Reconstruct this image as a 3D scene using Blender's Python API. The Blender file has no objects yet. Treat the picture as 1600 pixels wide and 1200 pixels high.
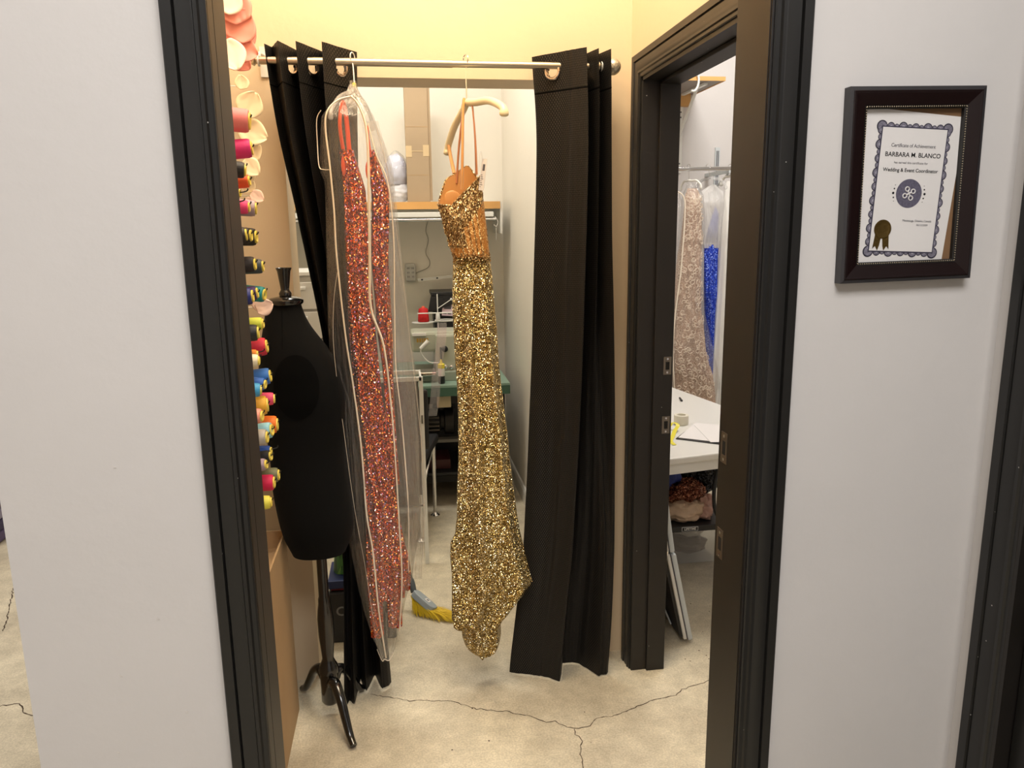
import bpy, math, random
from mathutils import Vector, Matrix, noise
random.seed(7)
R = math.radians
SC = bpy.context.scene
COL = SC.collection

# ------------------------------------------------------------------ camera
cam_d = bpy.data.cameras.new('camera'); cam = bpy.data.objects.new('camera', cam_d); COL.objects.link(cam)
SC.camera = cam
pitch, yaw, roll = R(11.45), R(8.25), R(-0.72)
fw = Vector((math.sin(yaw)*math.cos(pitch), math.cos(yaw)*math.cos(pitch), -math.sin(pitch)))
ri = Vector((math.cos(yaw), -math.sin(yaw), 0)); up = ri.cross(fw)
ri, up = ri*math.cos(roll)+up*math.sin(roll), up*math.cos(roll)-ri*math.sin(roll)
cam.matrix_world = Matrix(((ri.x, up.x, -fw.x, 0), (ri.y, up.y, -fw.y, 0), (ri.z, up.z, -fw.z, 1.62), (0, 0, 0, 1)))
cam_d.sensor_width = 36.0; cam_d.lens = 36.0*1190/1600; cam_d.clip_start = 0.02

# ------------------------------------------------------------------ world and lights
w = bpy.data.worlds.new('world'); SC.world = w; w.use_nodes = True
w.node_tree.nodes['Background'].inputs[0].default_value = (1, .97, .93, 1)
w.node_tree.nodes['Background'].inputs[1].default_value = 0.15
def area(name, loc, sx, sy, watts, color):
    d = bpy.data.lights.new(name, 'AREA'); d.shape = 'RECTANGLE'; d.size = sx; d.size_y = sy
    d.energy = watts; d.color = color
    o = bpy.data.objects.new(name, d); COL.objects.link(o); o.location = loc
    return o
area('light_fitting_room', (.15, 1.85, 3.5), 1.1, .8, 46, (1, .86, .65))
area('light_back_room', (-.10, 3.85, 3.5), 1.1, .35, 40, (1, .955, .87))
area('light_side_room', (1.75, 3.35, 3.5), .9, .9, 48, (1, .96, .91))
area('light_shop', (.15, -.55, 3.5), 1.6, 1.2, 80, (1, .985, .965))
area('light_shop_far', (-2.6, 3.6, 3.5), 1.2, 1.2, 75, (1, .93, .85))
SC.view_settings.view_transform = 'Standard'; SC.view_settings.look = 'None'
SC.view_settings.exposure = 0.12; SC.view_settings.gamma = 1.0; SC.view_settings.use_curve_mapping = False

# ------------------------------------------------------------------ materials
def lin(c):
    return tuple((x/12.92 if x <= .04045 else ((x+.055)/1.055)**2.4) for x in (v/255 for v in c))+(1,)
MATS = {}
def mat(name, rgb, rough=.5, metal=0, bump=0, bscale=60, bdist=.002, var=0, vscale=8, coat=0, sheen=0, spec=.5, emit=0, bdetail=4):
    m = bpy.data.materials.new(name); m.use_nodes = True; nt = m.node_tree; b = nt.nodes['Principled BSDF']
    col = lin(rgb); b.inputs['Base Color'].default_value = col
    b.inputs['Roughness'].default_value = rough; b.inputs['Metallic'].default_value = metal
    b.inputs['Coat Weight'].default_value = coat; b.inputs['Sheen Weight'].default_value = sheen
    b.inputs['Specular IOR Level'].default_value = spec
    tc = nt.nodes.new('ShaderNodeTexCoord')
    if var:
        n = nt.nodes.new('ShaderNodeTexNoise'); n.inputs['Scale'].default_value = vscale; n.inputs['Detail'].default_value = 5
        nt.links.new(tc.outputs['Object'], n.inputs['Vector'])
        r = nt.nodes.new('ShaderNodeValToRGB'); e = r.color_ramp.elements
        e[0].position = .3; e[1].position = .7
        e[0].color = tuple(c*(1-var) for c in col[:3])+(1,); e[1].color = tuple(min(1, c*(1+var)) for c in col[:3])+(1,)
        nt.links.new(n.outputs['Fac'], r.inputs[0]); nt.links.new(r.outputs[0], b.inputs['Base Color'])
    if bump:
        n2 = nt.nodes.new('ShaderNodeTexNoise'); n2.inputs['Scale'].default_value = bscale; n2.inputs['Detail'].default_value = bdetail
        nt.links.new(tc.outputs['Object'], n2.inputs['Vector'])
        bp = nt.nodes.new('ShaderNodeBump'); bp.inputs['Strength'].default_value = bump; bp.inputs['Distance'].default_value = bdist
        nt.links.new(n2.outputs['Fac'], bp.inputs['Height']); nt.links.new(bp.outputs[0], b.inputs['Normal'])
    MATS[name] = m
    return m
WHITE = mat('painted_wall', (208, 204, 202), .55, bump=.25, bscale=45, bdist=.002, var=.03, vscale=2.5)
CREAM = mat('cream_wall', (222, 201, 170), .5, bump=.25, bscale=45, bdist=.002, var=.02, vscale=2)
WARMW = mat('warm_white_wall', (228, 222, 210), .55, bump=.25, bscale=45, bdist=.002, var=.02, vscale=2)
CEIL = mat('ceiling_paint', (215, 213, 208), .8)
BLACKP = mat('black_paint', (24, 23, 22), .38, bump=.12, bscale=25, bdist=.001)
BLACKJ = mat('black_jamb_paint', (25, 21, 18), .5, bump=.2, bscale=18, bdist=.001, var=.15, vscale=5)
def specks(m, scale=55, th=.035):
    nt = m.node_tree; b = nt.nodes['Principled BSDF']; tc = nt.nodes.new('ShaderNodeTexCoord')
    v = nt.nodes.new('ShaderNodeTexVoronoi'); v.inputs['Scale'].default_value = scale
    nt.links.new(tc.outputs['Object'], v.inputs['Vector'])
    lt = nt.nodes.new('ShaderNodeMath'); lt.operation = 'LESS_THAN'; lt.inputs[1].default_value = th*2
    nt.links.new(v.outputs['Distance'], lt.inputs[0])
    sp = nt.nodes.new('ShaderNodeSeparateColor'); nt.links.new(v.outputs['Color'], sp.inputs[0])
    g = nt.nodes.new('ShaderNodeMath'); g.operation = 'GREATER_THAN'; g.inputs[1].default_value = .93
    nt.links.new(sp.outputs[0], g.inputs[0])
    mu = nt.nodes.new('ShaderNodeMath'); mu.operation = 'MULTIPLY'
    nt.links.new(lt.outputs[0], mu.inputs[0]); nt.links.new(g.outputs[0], mu.inputs[1])
    mx = nt.nodes.new('ShaderNodeMix'); mx.data_type = 'RGBA'
    src = b.inputs['Base Color'].links[0].from_socket if b.inputs['Base Color'].links else None
    mx.inputs[6].default_value = b.inputs['Base Color'].default_value
    if src: nt.links.new(src, mx.inputs[6])
    mx.inputs[7].default_value = (.45, .43, .4, 1)
    nt.links.new(mu.outputs[0], mx.inputs[0]); nt.links.new(mx.outputs[2], b.inputs['Base Color'])
specks(BLACKP); specks(BLACKJ, 40)

def concrete():
    m = bpy.data.materials.new('worn_concrete'); m.use_nodes = True; nt = m.node_tree; b = nt.nodes['Principled BSDF']
    tc = nt.nodes.new('ShaderNodeTexCoord')
    def ns(s, d, r=.6):
        n = nt.nodes.new('ShaderNodeTexNoise'); n.inputs['Scale'].default_value = s; n.inputs['Detail'].default_value = d
        n.inputs['Roughness'].default_value = r; nt.links.new(tc.outputs['Object'], n.inputs['Vector']); return n
    a, c, d = ns(2.2, 6), ns(14, 8, .7), ns(160, 3)
    r = nt.nodes.new('ShaderNodeValToRGB'); e = r.color_ramp.elements
    e[0].position = .33; e[0].color = lin((182, 172, 152)); e[1].position = .68; e[1].color = lin((222, 213, 190))
    nt.links.new(a.outputs['Fac'], r.inputs[0])
    r2 = nt.nodes.new('ShaderNodeValToRGB'); e = r2.color_ramp.elements
    e[0].position = .35; e[0].color = (.78, .77, .75, 1); e[1].position = .7; e[1].color = (1.05, 1.04, 1.02, 1)
    nt.links.new(c.outputs['Fac'], r2.inputs[0])
    mx = nt.nodes.new('ShaderNodeMix'); mx.data_type = 'RGBA'; mx.blend_type = 'MULTIPLY'; mx.inputs[0].default_value = 1
    nt.links.new(r.outputs[0], mx.inputs[6]); nt.links.new(r2.outputs[0], mx.inputs[7])
    r3 = nt.nodes.new('ShaderNodeValToRGB'); e = r3.color_ramp.elements
    e[0].position = .4; e[0].color = (.86, .86, .86, 1); e[1].position = .6; e[1].color = (1.08, 1.08, 1.08, 1)
    nt.links.new(d.outputs['Fac'], r3.inputs[0])
    m2 = nt.nodes.new('ShaderNodeMix'); m2.data_type = 'RGBA'; m2.blend_type = 'MULTIPLY'; m2.inputs[0].default_value = 1
    nt.links.new(mx.outputs[2], m2.inputs[6]); nt.links.new(r3.outputs[0], m2.inputs[7])
    nt.links.new(m2.outputs[2], b.inputs['Base Color'])
    b.inputs['Roughness'].default_value = .48
    bp = nt.nodes.new('ShaderNodeBump'); bp.inputs['Strength'].default_value = .25; bp.inputs['Distance'].default_value = .003
    nt.links.new(c.outputs['Fac'], bp.inputs['Height']); nt.links.new(bp.outputs[0], b.inputs['Normal'])
    return m
CONC = concrete()
CRACKM = mat('crack_dirt', (70, 56, 44), .9)

def weave():                       # dimpled blackout cloth, uses UVs in metres
    m = bpy.data.materials.new('black_dimpled_cloth'); m.use_nodes = True; nt = m.node_tree; b = nt.nodes['Principled BSDF']
    tc = nt.nodes.new('ShaderNodeTexCoord'); mp = nt.nodes.new('ShaderNodeMapping')
    mp.inputs['Rotation'].default_value = (0, 0, R(45)); mp.inputs['Scale'].default_value = (105, 105, 105)
    nt.links.new(tc.outputs['UV'], mp.inputs[0])
    v = nt.nodes.new('ShaderNodeTexVoronoi'); v.voronoi_dimensions = '2D'; v.inputs['Scale'].default_value = 1; v.inputs['Randomness'].default_value = .08
    nt.links.new(mp.outputs[0], v.inputs['Vector'])
    r = nt.nodes.new('ShaderNodeValToRGB'); e = r.color_ramp.elements
    e[0].position = .2; e[0].color = lin((54, 50, 46)); e[1].position = .42; e[1].color = lin((5, 5, 5))
    nt.links.new(v.outputs['Distance'], r.inputs[0]); nt.links.new(r.outputs[0], b.inputs['Base Color'])
    b.inputs['Roughness'].default_value = .5; b.inputs['Specular IOR Level'].default_value = .22
    bp = nt.nodes.new('ShaderNodeBump'); bp.invert = True; bp.inputs['Strength'].default_value = .7; bp.inputs['Distance'].default_value = .0015
    nt.links.new(v.outputs['Distance'], bp.inputs['Height']); nt.links.new(bp.outputs[0], b.inputs['Normal'])
    return m
CURT = weave()

def sequin(name, cols, scale, amt=.9, rough=.25, metal=1.0, stretch=(1, 1, 1), base=None):
    """flat facets, each tilted its own way, so that the room's lamps make them glint"""
    m = bpy.data.materials.new(name); m.use_nodes = True; nt = m.node_tree; b = nt.nodes['Principled BSDF']
    tc = nt.nodes.new('ShaderNodeTexCoord'); mp = nt.nodes.new('ShaderNodeMapping'); mp.inputs['Scale'].default_value = stretch
    nt.links.new(tc.outputs['Object'], mp.inputs[0])
    v = nt.nodes.new('ShaderNodeTexVoronoi'); v.inputs['Scale'].default_value = scale
    nt.links.new(mp.outputs[0], v.inputs['Vector'])
    sb = nt.nodes.new('ShaderNodeVectorMath'); sb.operation = 'SUBTRACT'; sb.inputs[1].default_value = (.5, .5, .5)
    nt.links.new(v.outputs['Color'], sb.inputs[0])
    sc = nt.nodes.new('ShaderNodeVectorMath'); sc.operation = 'SCALE'; sc.inputs['Scale'].default_value = amt*2
    nt.links.new(sb.outputs[0], sc.inputs[0])
    g = nt.nodes.new('ShaderNodeNewGeometry'); ad = nt.nodes.new('ShaderNodeVectorMath'); ad.operation = 'ADD'
    nt.links.new(g.outputs['Normal'], ad.inputs[0]); nt.links.new(sc.outputs[0], ad.inputs[1])
    no = nt.nodes.new('ShaderNodeVectorMath'); no.operation = 'NORMALIZE'
    nt.links.new(ad.outputs[0], no.inputs[0]); nt.links.new(no.outputs[0], b.inputs['Normal'])
    sp = nt.nodes.new('ShaderNodeSeparateColor'); nt.links.new(v.outputs['Color'], sp.inputs[0])
    r = nt.nodes.new('ShaderNodeValToRGB'); r.color_ramp.interpolation = 'CONSTANT'; e = r.color_ramp.elements
    e[0].color = lin(cols[0][1]); e[0].position = 0
    e[1].color = lin(cols[1][1]); e[1].position = cols[1][0]
    for p, c in cols[2:]:
        k = e.new(p); k.color = lin(c)
    nt.links.new(sp.outputs[2], r.inputs[0]); nt.links.new(r.outputs[0], b.inputs['Base Color'])
    b.inputs['Metallic'].default_value = metal; b.inputs['Roughness'].default_value = rough
    return m
GOLD = sequin('gold_glitter', [(0, (112, 88, 46)), (.35, (170, 140, 78)), (.7, (224, 200, 134)), (.9, (255, 248, 216))], 470, 1.05, .27, .82)  # palest facets are yellow glints put into the colour
GOLDB = sequin('gold_beads', [(0, (150, 110, 64)), (.4, (196, 160, 104)), (.7, (240, 220, 170)), (.88, (100, 66, 34))], 420, .75, .32, .6, (1, 1, .55))
GOLDC = sequin('gold_corset_beads', [(0, (206, 142, 72)), (.5, (196, 132, 64)), (.86, (240, 206, 140))], 420, .22, .45, .2, (1, 1, .8))
ORANGE = sequin('orange_sequins', [(0, (128, 30, 8)), (.32, (204, 62, 14)), (.60, (240, 104, 30)), (.78, (156, 136, 196)), (.84, (224, 160, 70)), (.96, (244, 226, 224))], 330, .85, .24, .9)  # lilac and whitish facets paint extra glints into the base colour
COPPER = sequin('copper_sequins', [(0, (96, 48, 34)), (.4, (112, 66, 50)), (.8, (196, 140, 112))], 260, .9, .25, .9)
BSEQ = sequin('black_sequins', [(0, (12, 12, 14)), (.6, (26, 26, 30)), (.9, (70, 72, 80))], 160, .9, .25, .7)
BLUES = sequin('blue_glitter_cloth', [(0, (24, 50, 168)), (.5, (36, 74, 200)), (.92, (150, 176, 240))], 260, .4, .45, .2)
ROSEG = sequin('rose_lace_sequins', [(0, (200, 166, 144)), (.5, (224, 196, 174)), (.9, (236, 214, 196))], 300, .4, .5, .15)

def film(name, tint=(1, 1, 1), white=.07, glossy=.12, rough=.12, thick=.8):
    m = bpy.data.materials.new(name); m.use_nodes = True; nt = m.node_tree; nt.nodes.clear()
    out = nt.nodes.new('ShaderNodeOutputMaterial'); tr = nt.nodes.new('ShaderNodeBsdfTransparent'); tr.inputs[0].default_value = (*tint, 1)
    gl = nt.nodes.new('ShaderNodeBsdfGlossy'); gl.inputs['Roughness'].default_value = rough
    df = nt.nodes.new('ShaderNodeBsdfDiffuse'); df.inputs[0].default_value = (.9, .88, .86, 1)
    lw = nt.nodes.new('ShaderNodeLayerWeight'); lw.inputs[0].default_value = .35
    n = nt.nodes.new('ShaderNodeTexNoise'); n.inputs['Scale'].default_value = 22; n.inputs['Detail'].default_value = 3; n.inputs['Distortion'].default_value = 1.5
    tc = nt.nodes.new('ShaderNodeTexCoord'); mp = nt.nodes.new('ShaderNodeMapping'); mp.inputs['Scale'].default_value = (1.6, 1.6, .16)
    nt.links.new(tc.outputs['Object'], mp.inputs[0]); nt.links.new(mp.outputs[0], n.inputs['Vector'])
    n3 = nt.nodes.new('ShaderNodeTexNoise'); n3.inputs['Scale'].default_value = 75; n3.inputs['Detail'].default_value = 2; n3.inputs['Distortion'].default_value = 2.5
    nt.links.new(mp.outputs[0], n3.inputs['Vector']); b0 = nt.nodes.new('ShaderNodeBump'); b0.inputs['Strength'].default_value = .7; b0.inputs['Distance'].default_value = .004
    nt.links.new(n3.outputs['Fac'], b0.inputs['Height'])
    bp = nt.nodes.new('ShaderNodeBump'); bp.inputs['Strength'].default_value = .9; bp.inputs['Distance'].default_value = .012
    nt.links.new(n.outputs['Fac'], bp.inputs['Height']); nt.links.new(b0.outputs[0], bp.inputs['Normal'])
    for s in (gl.inputs['Normal'], df.inputs['Normal'], lw.inputs['Normal']): nt.links.new(bp.outputs[0], s)
    m1 = nt.nodes.new('ShaderNodeMixShader'); m1.inputs[0].default_value = white
    mr = nt.nodes.new('ShaderNodeMapRange'); mr.inputs[1].default_value = .1; mr.inputs[2].default_value = .9
    mr.inputs[3].default_value = glossy*.5; mr.inputs[4].default_value = thick*.7
    nt.links.new(lw.outputs['Facing'], mr.inputs[0])
    m2 = nt.nodes.new('ShaderNodeMixShader'); nt.links.new(mr.outputs[0], m2.inputs[0])
    nt.links.new(tr.outputs[0], m1.inputs[1]); nt.links.new(df.outputs[0], m1.inputs[2])
    nt.links.new(m1.outputs[0], m2.inputs[1]); nt.links.new(gl.outputs[0], m2.inputs[2]); nt.links.new(m2.outputs[0], out.inputs[0])
    return m
PLASTIC = film('clear_garment_film', white=.035, glossy=.22, thick=.55, rough=.10)
PLASTICW = film('milky_garment_film', white=.28, glossy=.1, thick=.4, rough=.25)
BINCLEAR = film('clear_bin_plastic', (.95, .96, .97), white=.22, glossy=.1, thick=.5, rough=.2)
PINKFILM = film('pink_translucent_film', (1, .84, .90), white=.22, glossy=.05, thick=.2, rough=.4)
GLASS = film('picture_glass', white=.0, glossy=.03, thick=.12, rough=.08)
SHEER = film('sheer_white_tulle', white=.55, glossy=.02, thick=.1, rough=.5)
for _m in (GLASS,):
    for n in _m.node_tree.nodes:
        if n.type == 'BUMP': n.inputs['Strength'].default_value = 0

TAPE = mat('cream_zip_tape', (238, 226, 208), .5)
NICKEL = mat('brushed_nickel', (196, 186, 168), .28, 1)
CHROME = mat('chrome', (220, 220, 222), .12, 1)
GROM = mat('grommet_metal', (206, 190, 178), .2, 1)
CRACKLE = mat('crackle_glass', (186, 180, 164), .25, .6, bump=.9, bscale=180, bdist=.003, var=.4, vscale=120)
FORM = mat('black_jersey', (6, 6, 6), .85, bump=.15, bscale=300, bdist=.0008, sheen=.02, spec=.15)
FORMD = mat('black_jersey_deep', (4, 4, 4), .9, spec=.1)
LACQ = mat('black_lacquer', (14, 13, 13), .18, coat=.5)
CARD = mat('cardboard', (178, 148, 110), .8, var=.06, vscale=6, bump=.1, bscale=40)
CARD2 = mat('cardboard_pale', (172, 150, 122), .8, var=.06, vscale=4)
CTAPE = mat('brown_tape', (206, 182, 144), .35)
WOOD = mat('raw_wood', (206, 156, 92), .6, var=.14, vscale=3)
IVORY = mat('ivory_satin', (240, 226, 186), .35, sheen=.2)
CARAMEL = mat('caramel_satin', (206, 148, 84), .45, sheen=.2)
CARAMELD = mat('caramel_strap', (196, 130, 88), .45)
WPLAS = mat('white_plastic', (222, 220, 214), .35)
WIRE = mat('white_enamel', (225, 225, 220), .3)
ORPL = mat('orange_strap_cloth', (232, 82, 40), .45)
YEL = mat('yellow_plastic', (226, 214, 60), .4)
BLACKPL = mat('black_plastic', (26, 26, 28), .45)
GREENT = mat('green_table_top', (128, 154, 138), .45)
GREENE = mat('green_table_edge', (58, 92, 76), .5)
MACH = mat('machine_enamel', (172, 174, 156), .35)
MACHD = mat('dark_iron', (44, 42, 40), .5, .5)
RED = mat('red_thread', (190, 22, 26), .7)
PAPER = mat('white_paper', (226, 222, 220), .7)
INK = mat('black_ink', (22, 20, 24), .8)
INKG = mat('grey_ink', (92, 90, 96), .8)
VIOL = mat('violet_print', (92, 88, 106), .8, var=.3, vscale=260)
VIOLL = mat('pale_violet_print', (170, 166, 178), .8)
SEAL = mat('gold_seal', (104, 82, 40), .35, .6, bump=.4, bscale=300)
FRAMEM = mat('mahogany_frame', (24, 9, 9), .35, coat=.15)
FRAMES = mat('dark_frame_side', (50, 48, 50), .4)
BEADM = mat('pewter_bead', (120, 108, 90), .35, .7)
STEEL = mat('strike_steel', (130, 122, 112), .35, .9)
HOLE = mat('black_hole', (4, 4, 4), .9)
GREYPL = mat('grey_plastic', (150, 160, 166), .45)
BRIST = mat('yellow_bristle', (226, 196, 42), .5)
SILV = mat('silver_grey_edge', (196, 202, 204), .35)

# ------------------------------------------------------------------ mesh builder
class MB:
    def __init__(s): s.v = []; s.f = []; s.uv = {}
    def add(s, vs, fs):
        o = len(s.v); s.v += [Vector(v) for v in vs]; s.f += [tuple(i+o for i in f) for f in fs]; return s
    def box(s, x0, x1, y0, y1, z0, z1, M=None):
        vs = [Vector(p) for p in ((x0,y0,z0),(x1,y0,z0),(x1,y1,z0),(x0,y1,z0),(x0,y0,z1),(x1,y0,z1),(x1,y1,z1),(x0,y1,z1))]
        if M: vs = [M @ v for v in vs]
        return s.add(vs, [(0,3,2,1),(4,5,6,7),(0,1,5,4),(1,2,6,5),(2,3,7,6),(3,0,4,7)])
    def tube(s, pts, r, n=8, closed=False, flat=1.0, cap=True):
        pts = [Vector(p) for p in pts]; N = len(pts)
        rs = r if isinstance(r, (list, tuple)) else [r]*N
        vs = []; prev = None
        for i, p in enumerate(pts):
            if closed: t = pts[(i+1) % N]-pts[i-1]
            else: t = pts[min(i+1, N-1)]-pts[max(i-1, 0)]
            t.normalize()
            if prev is None:
                a = Vector((0, 0, 1)) if abs(t.z) < .9 else Vector((1, 0, 0))
                u = t.cross(a).normalized()
            else: u = (prev-t*prev.dot(t)).normalized()
            prev = u; w_ = t.cross(u)
            for k in range(n):
                a = 2*math.pi*k/n; vs.append(p+u*math.cos(a)*rs[i]+w_*math.sin(a)*rs[i]*flat)
        fs = []
        for i in range(N if closed else N-1):
            for k in range(n):
                a = i*n+k; b = i*n+(k+1) % n; c = ((i+1) % N)*n+(k+1) % n; d = ((i+1) % N)*n+k
                fs.append((a, b, c, d))
        if not closed and cap: fs += [tuple(range(n))[::-1], tuple((N-1)*n+k for k in range(n))]
        return s.add(vs, fs)
    def lathe(s, prof, c=(0,0,0), n=24, M=None, sx=1, sy=1):
        vs = []
        for r, z in prof:
            for k in range(n):
                a = 2*math.pi*k/n; p = Vector((math.cos(a)*r*sx, math.sin(a)*r*sy, z))
                if M: p = M @ p
                vs.append(p+Vector(c))
        fs = []
        for i in range(len(prof)-1):
            for k in range(n): fs.append((i*n+k, i*n+(k+1) % n, (i+1)*n+(k+1) % n, (i+1)*n+k))
        fs += [tuple(range(n))[::-1], tuple((len(prof)-1)*n+k for k in range(n))]
        return s.add(vs, fs)
    def grid(s, nu, nv, fn, closed=False, keep=None, uvf=None):
        o = len(s.v)
        for j in range(nv):
            for i in range(nu): 
                s.v.append(Vector(fn(i/(nu if closed else nu-1), j/(nv-1))))
                if uvf: s.uv[len(s.v)-1] = uvf(i/(nu-1), j/(nv-1))
        for j in range(nv-1):
            for i in range(nu if closed else nu-1):
                a = o+j*nu+i; b = o+j*nu+(i+1) % nu; c = b+nu; d = a+nu
                if keep and not keep((s.v[a]+s.v[b]+s.v[c]+s.v[d])/4, i/nu, j/nv): continue
                s.f.append((a, b, c, d))
        return s
    def ball(s, c, r, sx=1, sy=1, sz=1, n=12, M=None):
        prof = [(max(1e-4, math.sin(math.pi*i/n))*r, -math.cos(math.pi*i/n)*r*sz) for i in range(n+1)]
        return s.lathe(prof, c, n*2, M, sx, sy)
    def disc(s, c, r, axis_u, axis_v, n=20, h=None):
        c = Vector(c); u = Vector(axis_u); v = Vector(axis_v)
        return s.add([c+u*math.cos(2*math.pi*k/n)*r+v*math.sin(2*math.pi*k/n)*r for k in range(n)], [tuple(range(n))])
def world_loc(o):
    p = Vector((0, 0, 0))
    while o: p = p+o.location; o = o.parent
    return p
def tag(o, label, cat, group=None, kind=None):
    if label: o['label'] = label
    if cat: o['category'] = cat
    if group: o['group'] = group
    if kind: o['kind'] = kind
    return o
def link(name, me, m, parent, smooth=True, bevel=0, solid=0, sub=0, sharp=40):
    o = bpy.data.objects.new(name, me); COL.objects.link(o)
    if m: me.materials.append(m)
    if smooth:
        me.polygons.foreach_set('use_smooth', [True]*len(me.polygons)); me.update()
        try: me.set_sharp_from_angle(angle=R(sharp))
        except Exception: pass
    if parent: o.parent = parent
    if solid: md = o.modifiers.new('thick', 'SOLIDIFY'); md.thickness = solid; md.offset = 0
    if bevel: md = o.modifiers.new('bevel', 'BEVEL'); md.width = bevel; md.segments = 2; md.limit_method = 'ANGLE'; md.angle_limit = R(40)
    if sub: md = o.modifiers.new('sub', 'SUBSURF'); md.levels = sub; md.render_levels = sub
    return o
def build(name, mb, m, parent=None, local=False, **k):
    """mb in world coordinates; the object's origin goes to its parent's, or to its own base"""
    if parent is not None: off = Vector((0, 0, 0)) if local else world_loc(parent)
    elif local: off = Vector((0, 0, 0))
    else:
        xs = [v.x for v in mb.v]; ys = [v.y for v in mb.v]; zs = [v.z for v in mb.v]
        off = Vector(((min(xs)+max(xs))/2, (min(ys)+max(ys))/2, min(zs)))
    me = bpy.data.meshes.new(name); me.from_pydata([v-off for v in mb.v], [], mb.f)
    if mb.uv:
        l = me.uv_layers.new(name='UVMap')
        for lp in me.loops: l.data[lp.index].uv = mb.uv.get(lp.vertex_index, (0, 0))
    me.update()
    o = link(name, me, m, parent, **k)
    if parent is None: o.location = off
    return o
def thing(name, loc, label, cat, group=None):
    o = bpy.data.objects.new(name, None); COL.objects.link(o); o.location = loc; o.empty_display_size = .05
    return tag(o, label, cat, group)
def structure(name, mb, m, parent=None, **k):
    o = build(name, mb, m, parent, **k)
    if parent is None: o['kind'] = 'structure'
    return o
def box(name, d, m, parent=None, **k): return build(name, MB().box(*d), m, parent, smooth=False, **k)
def text(name, s, size, m, parent, origin, ax, ay, align='CENTER', extrude=.0002, bold=0, spacing=1.0):
    """lettering as a mesh; origin in world, ax / ay the reading and up directions"""
    cu = bpy.data.curves.new(name, 'FONT'); cu.body = s; cu.size = size; cu.align_x = align; cu.align_y = 'CENTER'
    cu.extrude = extrude; cu.offset = bold; cu.resolution_u = 3; cu.space_character = spacing
    t = bpy.data.objects.new('tmp', cu); COL.objects.link(t); bpy.context.view_layer.update()
    me = bpy.data.meshes.new_from_object(t.evaluated_get(bpy.context.evaluated_depsgraph_get()))
    COL.objects.unlink(t); bpy.data.objects.remove(t); me.name = name; me.materials.clear()
    ax = Vector(ax).normalized(); ay = Vector(ay).normalized(); az = ax.cross(ay)
    M = Matrix.Translation(Vector(origin)-world_loc(parent)) @ Matrix(((ax.x, ay.x, az.x, 0), (ax.y, ay.y, az.y, 0), (ax.z, ay.z, az.z, 0), (0, 0, 0, 1)))
    me.transform(M)
    return link(name, me, m, parent, smooth=False)
def interp(tab, z):
    if z >= tab[0][0]: return tab[0][1:]
    for a, b in zip(tab, tab[1:]):
        if z >= b[0]:
            t = (z-b[0])/(a[0]-b[0]); t2 = t*t*(3-2*t)*.35+t*.65
            return tuple(q*t2+p*(1-t2) for p, q in zip(b[1:], a[1:]))
    return tab[-1][1:]
def interps(tab, z, h=.035):
    """interp, evened out over a short height"""
    A = [interp(tab, z+h*k) for k in (-1, -.6, -.3, 0, .3, .6, 1)]
    return tuple(sum(a[i] for a in A)/len(A) for i in range(len(A[0])))
def smooth_pts(pts, k=8):
    pts = [Vector(p) for p in pts]; out = []
    for i in range(len(pts)-1):
        p0 = pts[max(i-1, 0)]; p1 = pts[i]; p2 = pts[i+1]; p3 = pts[min(i+2, len(pts)-1)]
        for j in range(k):
            t = j/k
            out.append(.5*((2*p1)+(p2-p0)*t+(2*p0-5*p1+4*p2-p3)*t*t+(3*p1-p0-3*p2+p3)*t**3))
    out.append(pts[-1]); return out
def nz(x, y, z): return noise.noise(Vector((x, y, z)))

# ------------------------------------------------------------------ room shell
fl = structure('floor', MB().box(-4.2, 3.2, -2.6, 6.8, -.1, 0), CONC, smooth=False)
def ribbon(pts, w0, z=.0006, seed=1, jitter=.004):
    rnd = random.Random(seed); P = []
    for a, b in zip(pts, pts[1:]):
        a = Vector((*a, 0)); b = Vector((*b, 0)); n = max(2, int((b-a).length/.012))
        for i in range(n): P.append(a.lerp(b, i/n)+Vector((rnd.uniform(-1, 1), rnd.uniform(-1, 1), 0))*jitter)
    P.append(Vector((*pts[-1], 0))); mb = MB(); vs = []; fs = []
    for i, p in enumerate(P):
        t = (P[min(i+1, len(P)-1)]-P[max(0, i-1)]).normalized(); n_ = Vector((-t.y, t.x, 0)); w_ = w0*rnd.uniform(.35, 1.0)
        vs += [p+n_*w_+Vector((0, 0, z)), p-n_*w_+Vector((0, 0, z))]
        if i: fs.append((2*i-2, 2*i-1, 2*i+1, 2*i))
    return mb.add(vs, fs)
CR1 = [(-.16,2.496),(-.025,2.435),(.108,2.413),(.204,2.349),(.3,2.319),(.372,2.285),(.425,2.238),(.458,2.24),(.479,2.212),(.513,2.193),(.566,2.195),(.598,2.234),(.661,2.237),(.764,2.278),(.817,2.299),(.917,2.316),(.94,2.34),(.98,2.356),(1.069,2.382),(1.247,2.402)]
build('floor_crack', ribbon(CR1, .0022, seed=3), CRACKM, fl, smooth=False)
build('floor_crack', ribbon([(.513,2.193),(.51,2.161),(.523,2.126),(.503,2.077),(.496,2.004),(.459,1.9)], .0022, seed=4), CRACKM, fl, smooth=False)
build('floor_crack', ribbon([(-1.6,2.66),(-1.452,2.642),(-1.39,2.643),(-1.341,2.58),(-1.288,2.553),(-1.1,2.5)], .003, seed=5), CRACKM, fl, smooth=False)
build('floor_crack', ribbon([(-1.9,3.75),(-1.75,3.35),(-1.7,3.2)], .003, seed=6), CRACKM, fl, smooth=False)
sp_ = MB(); rnd = random.Random(11)
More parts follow.
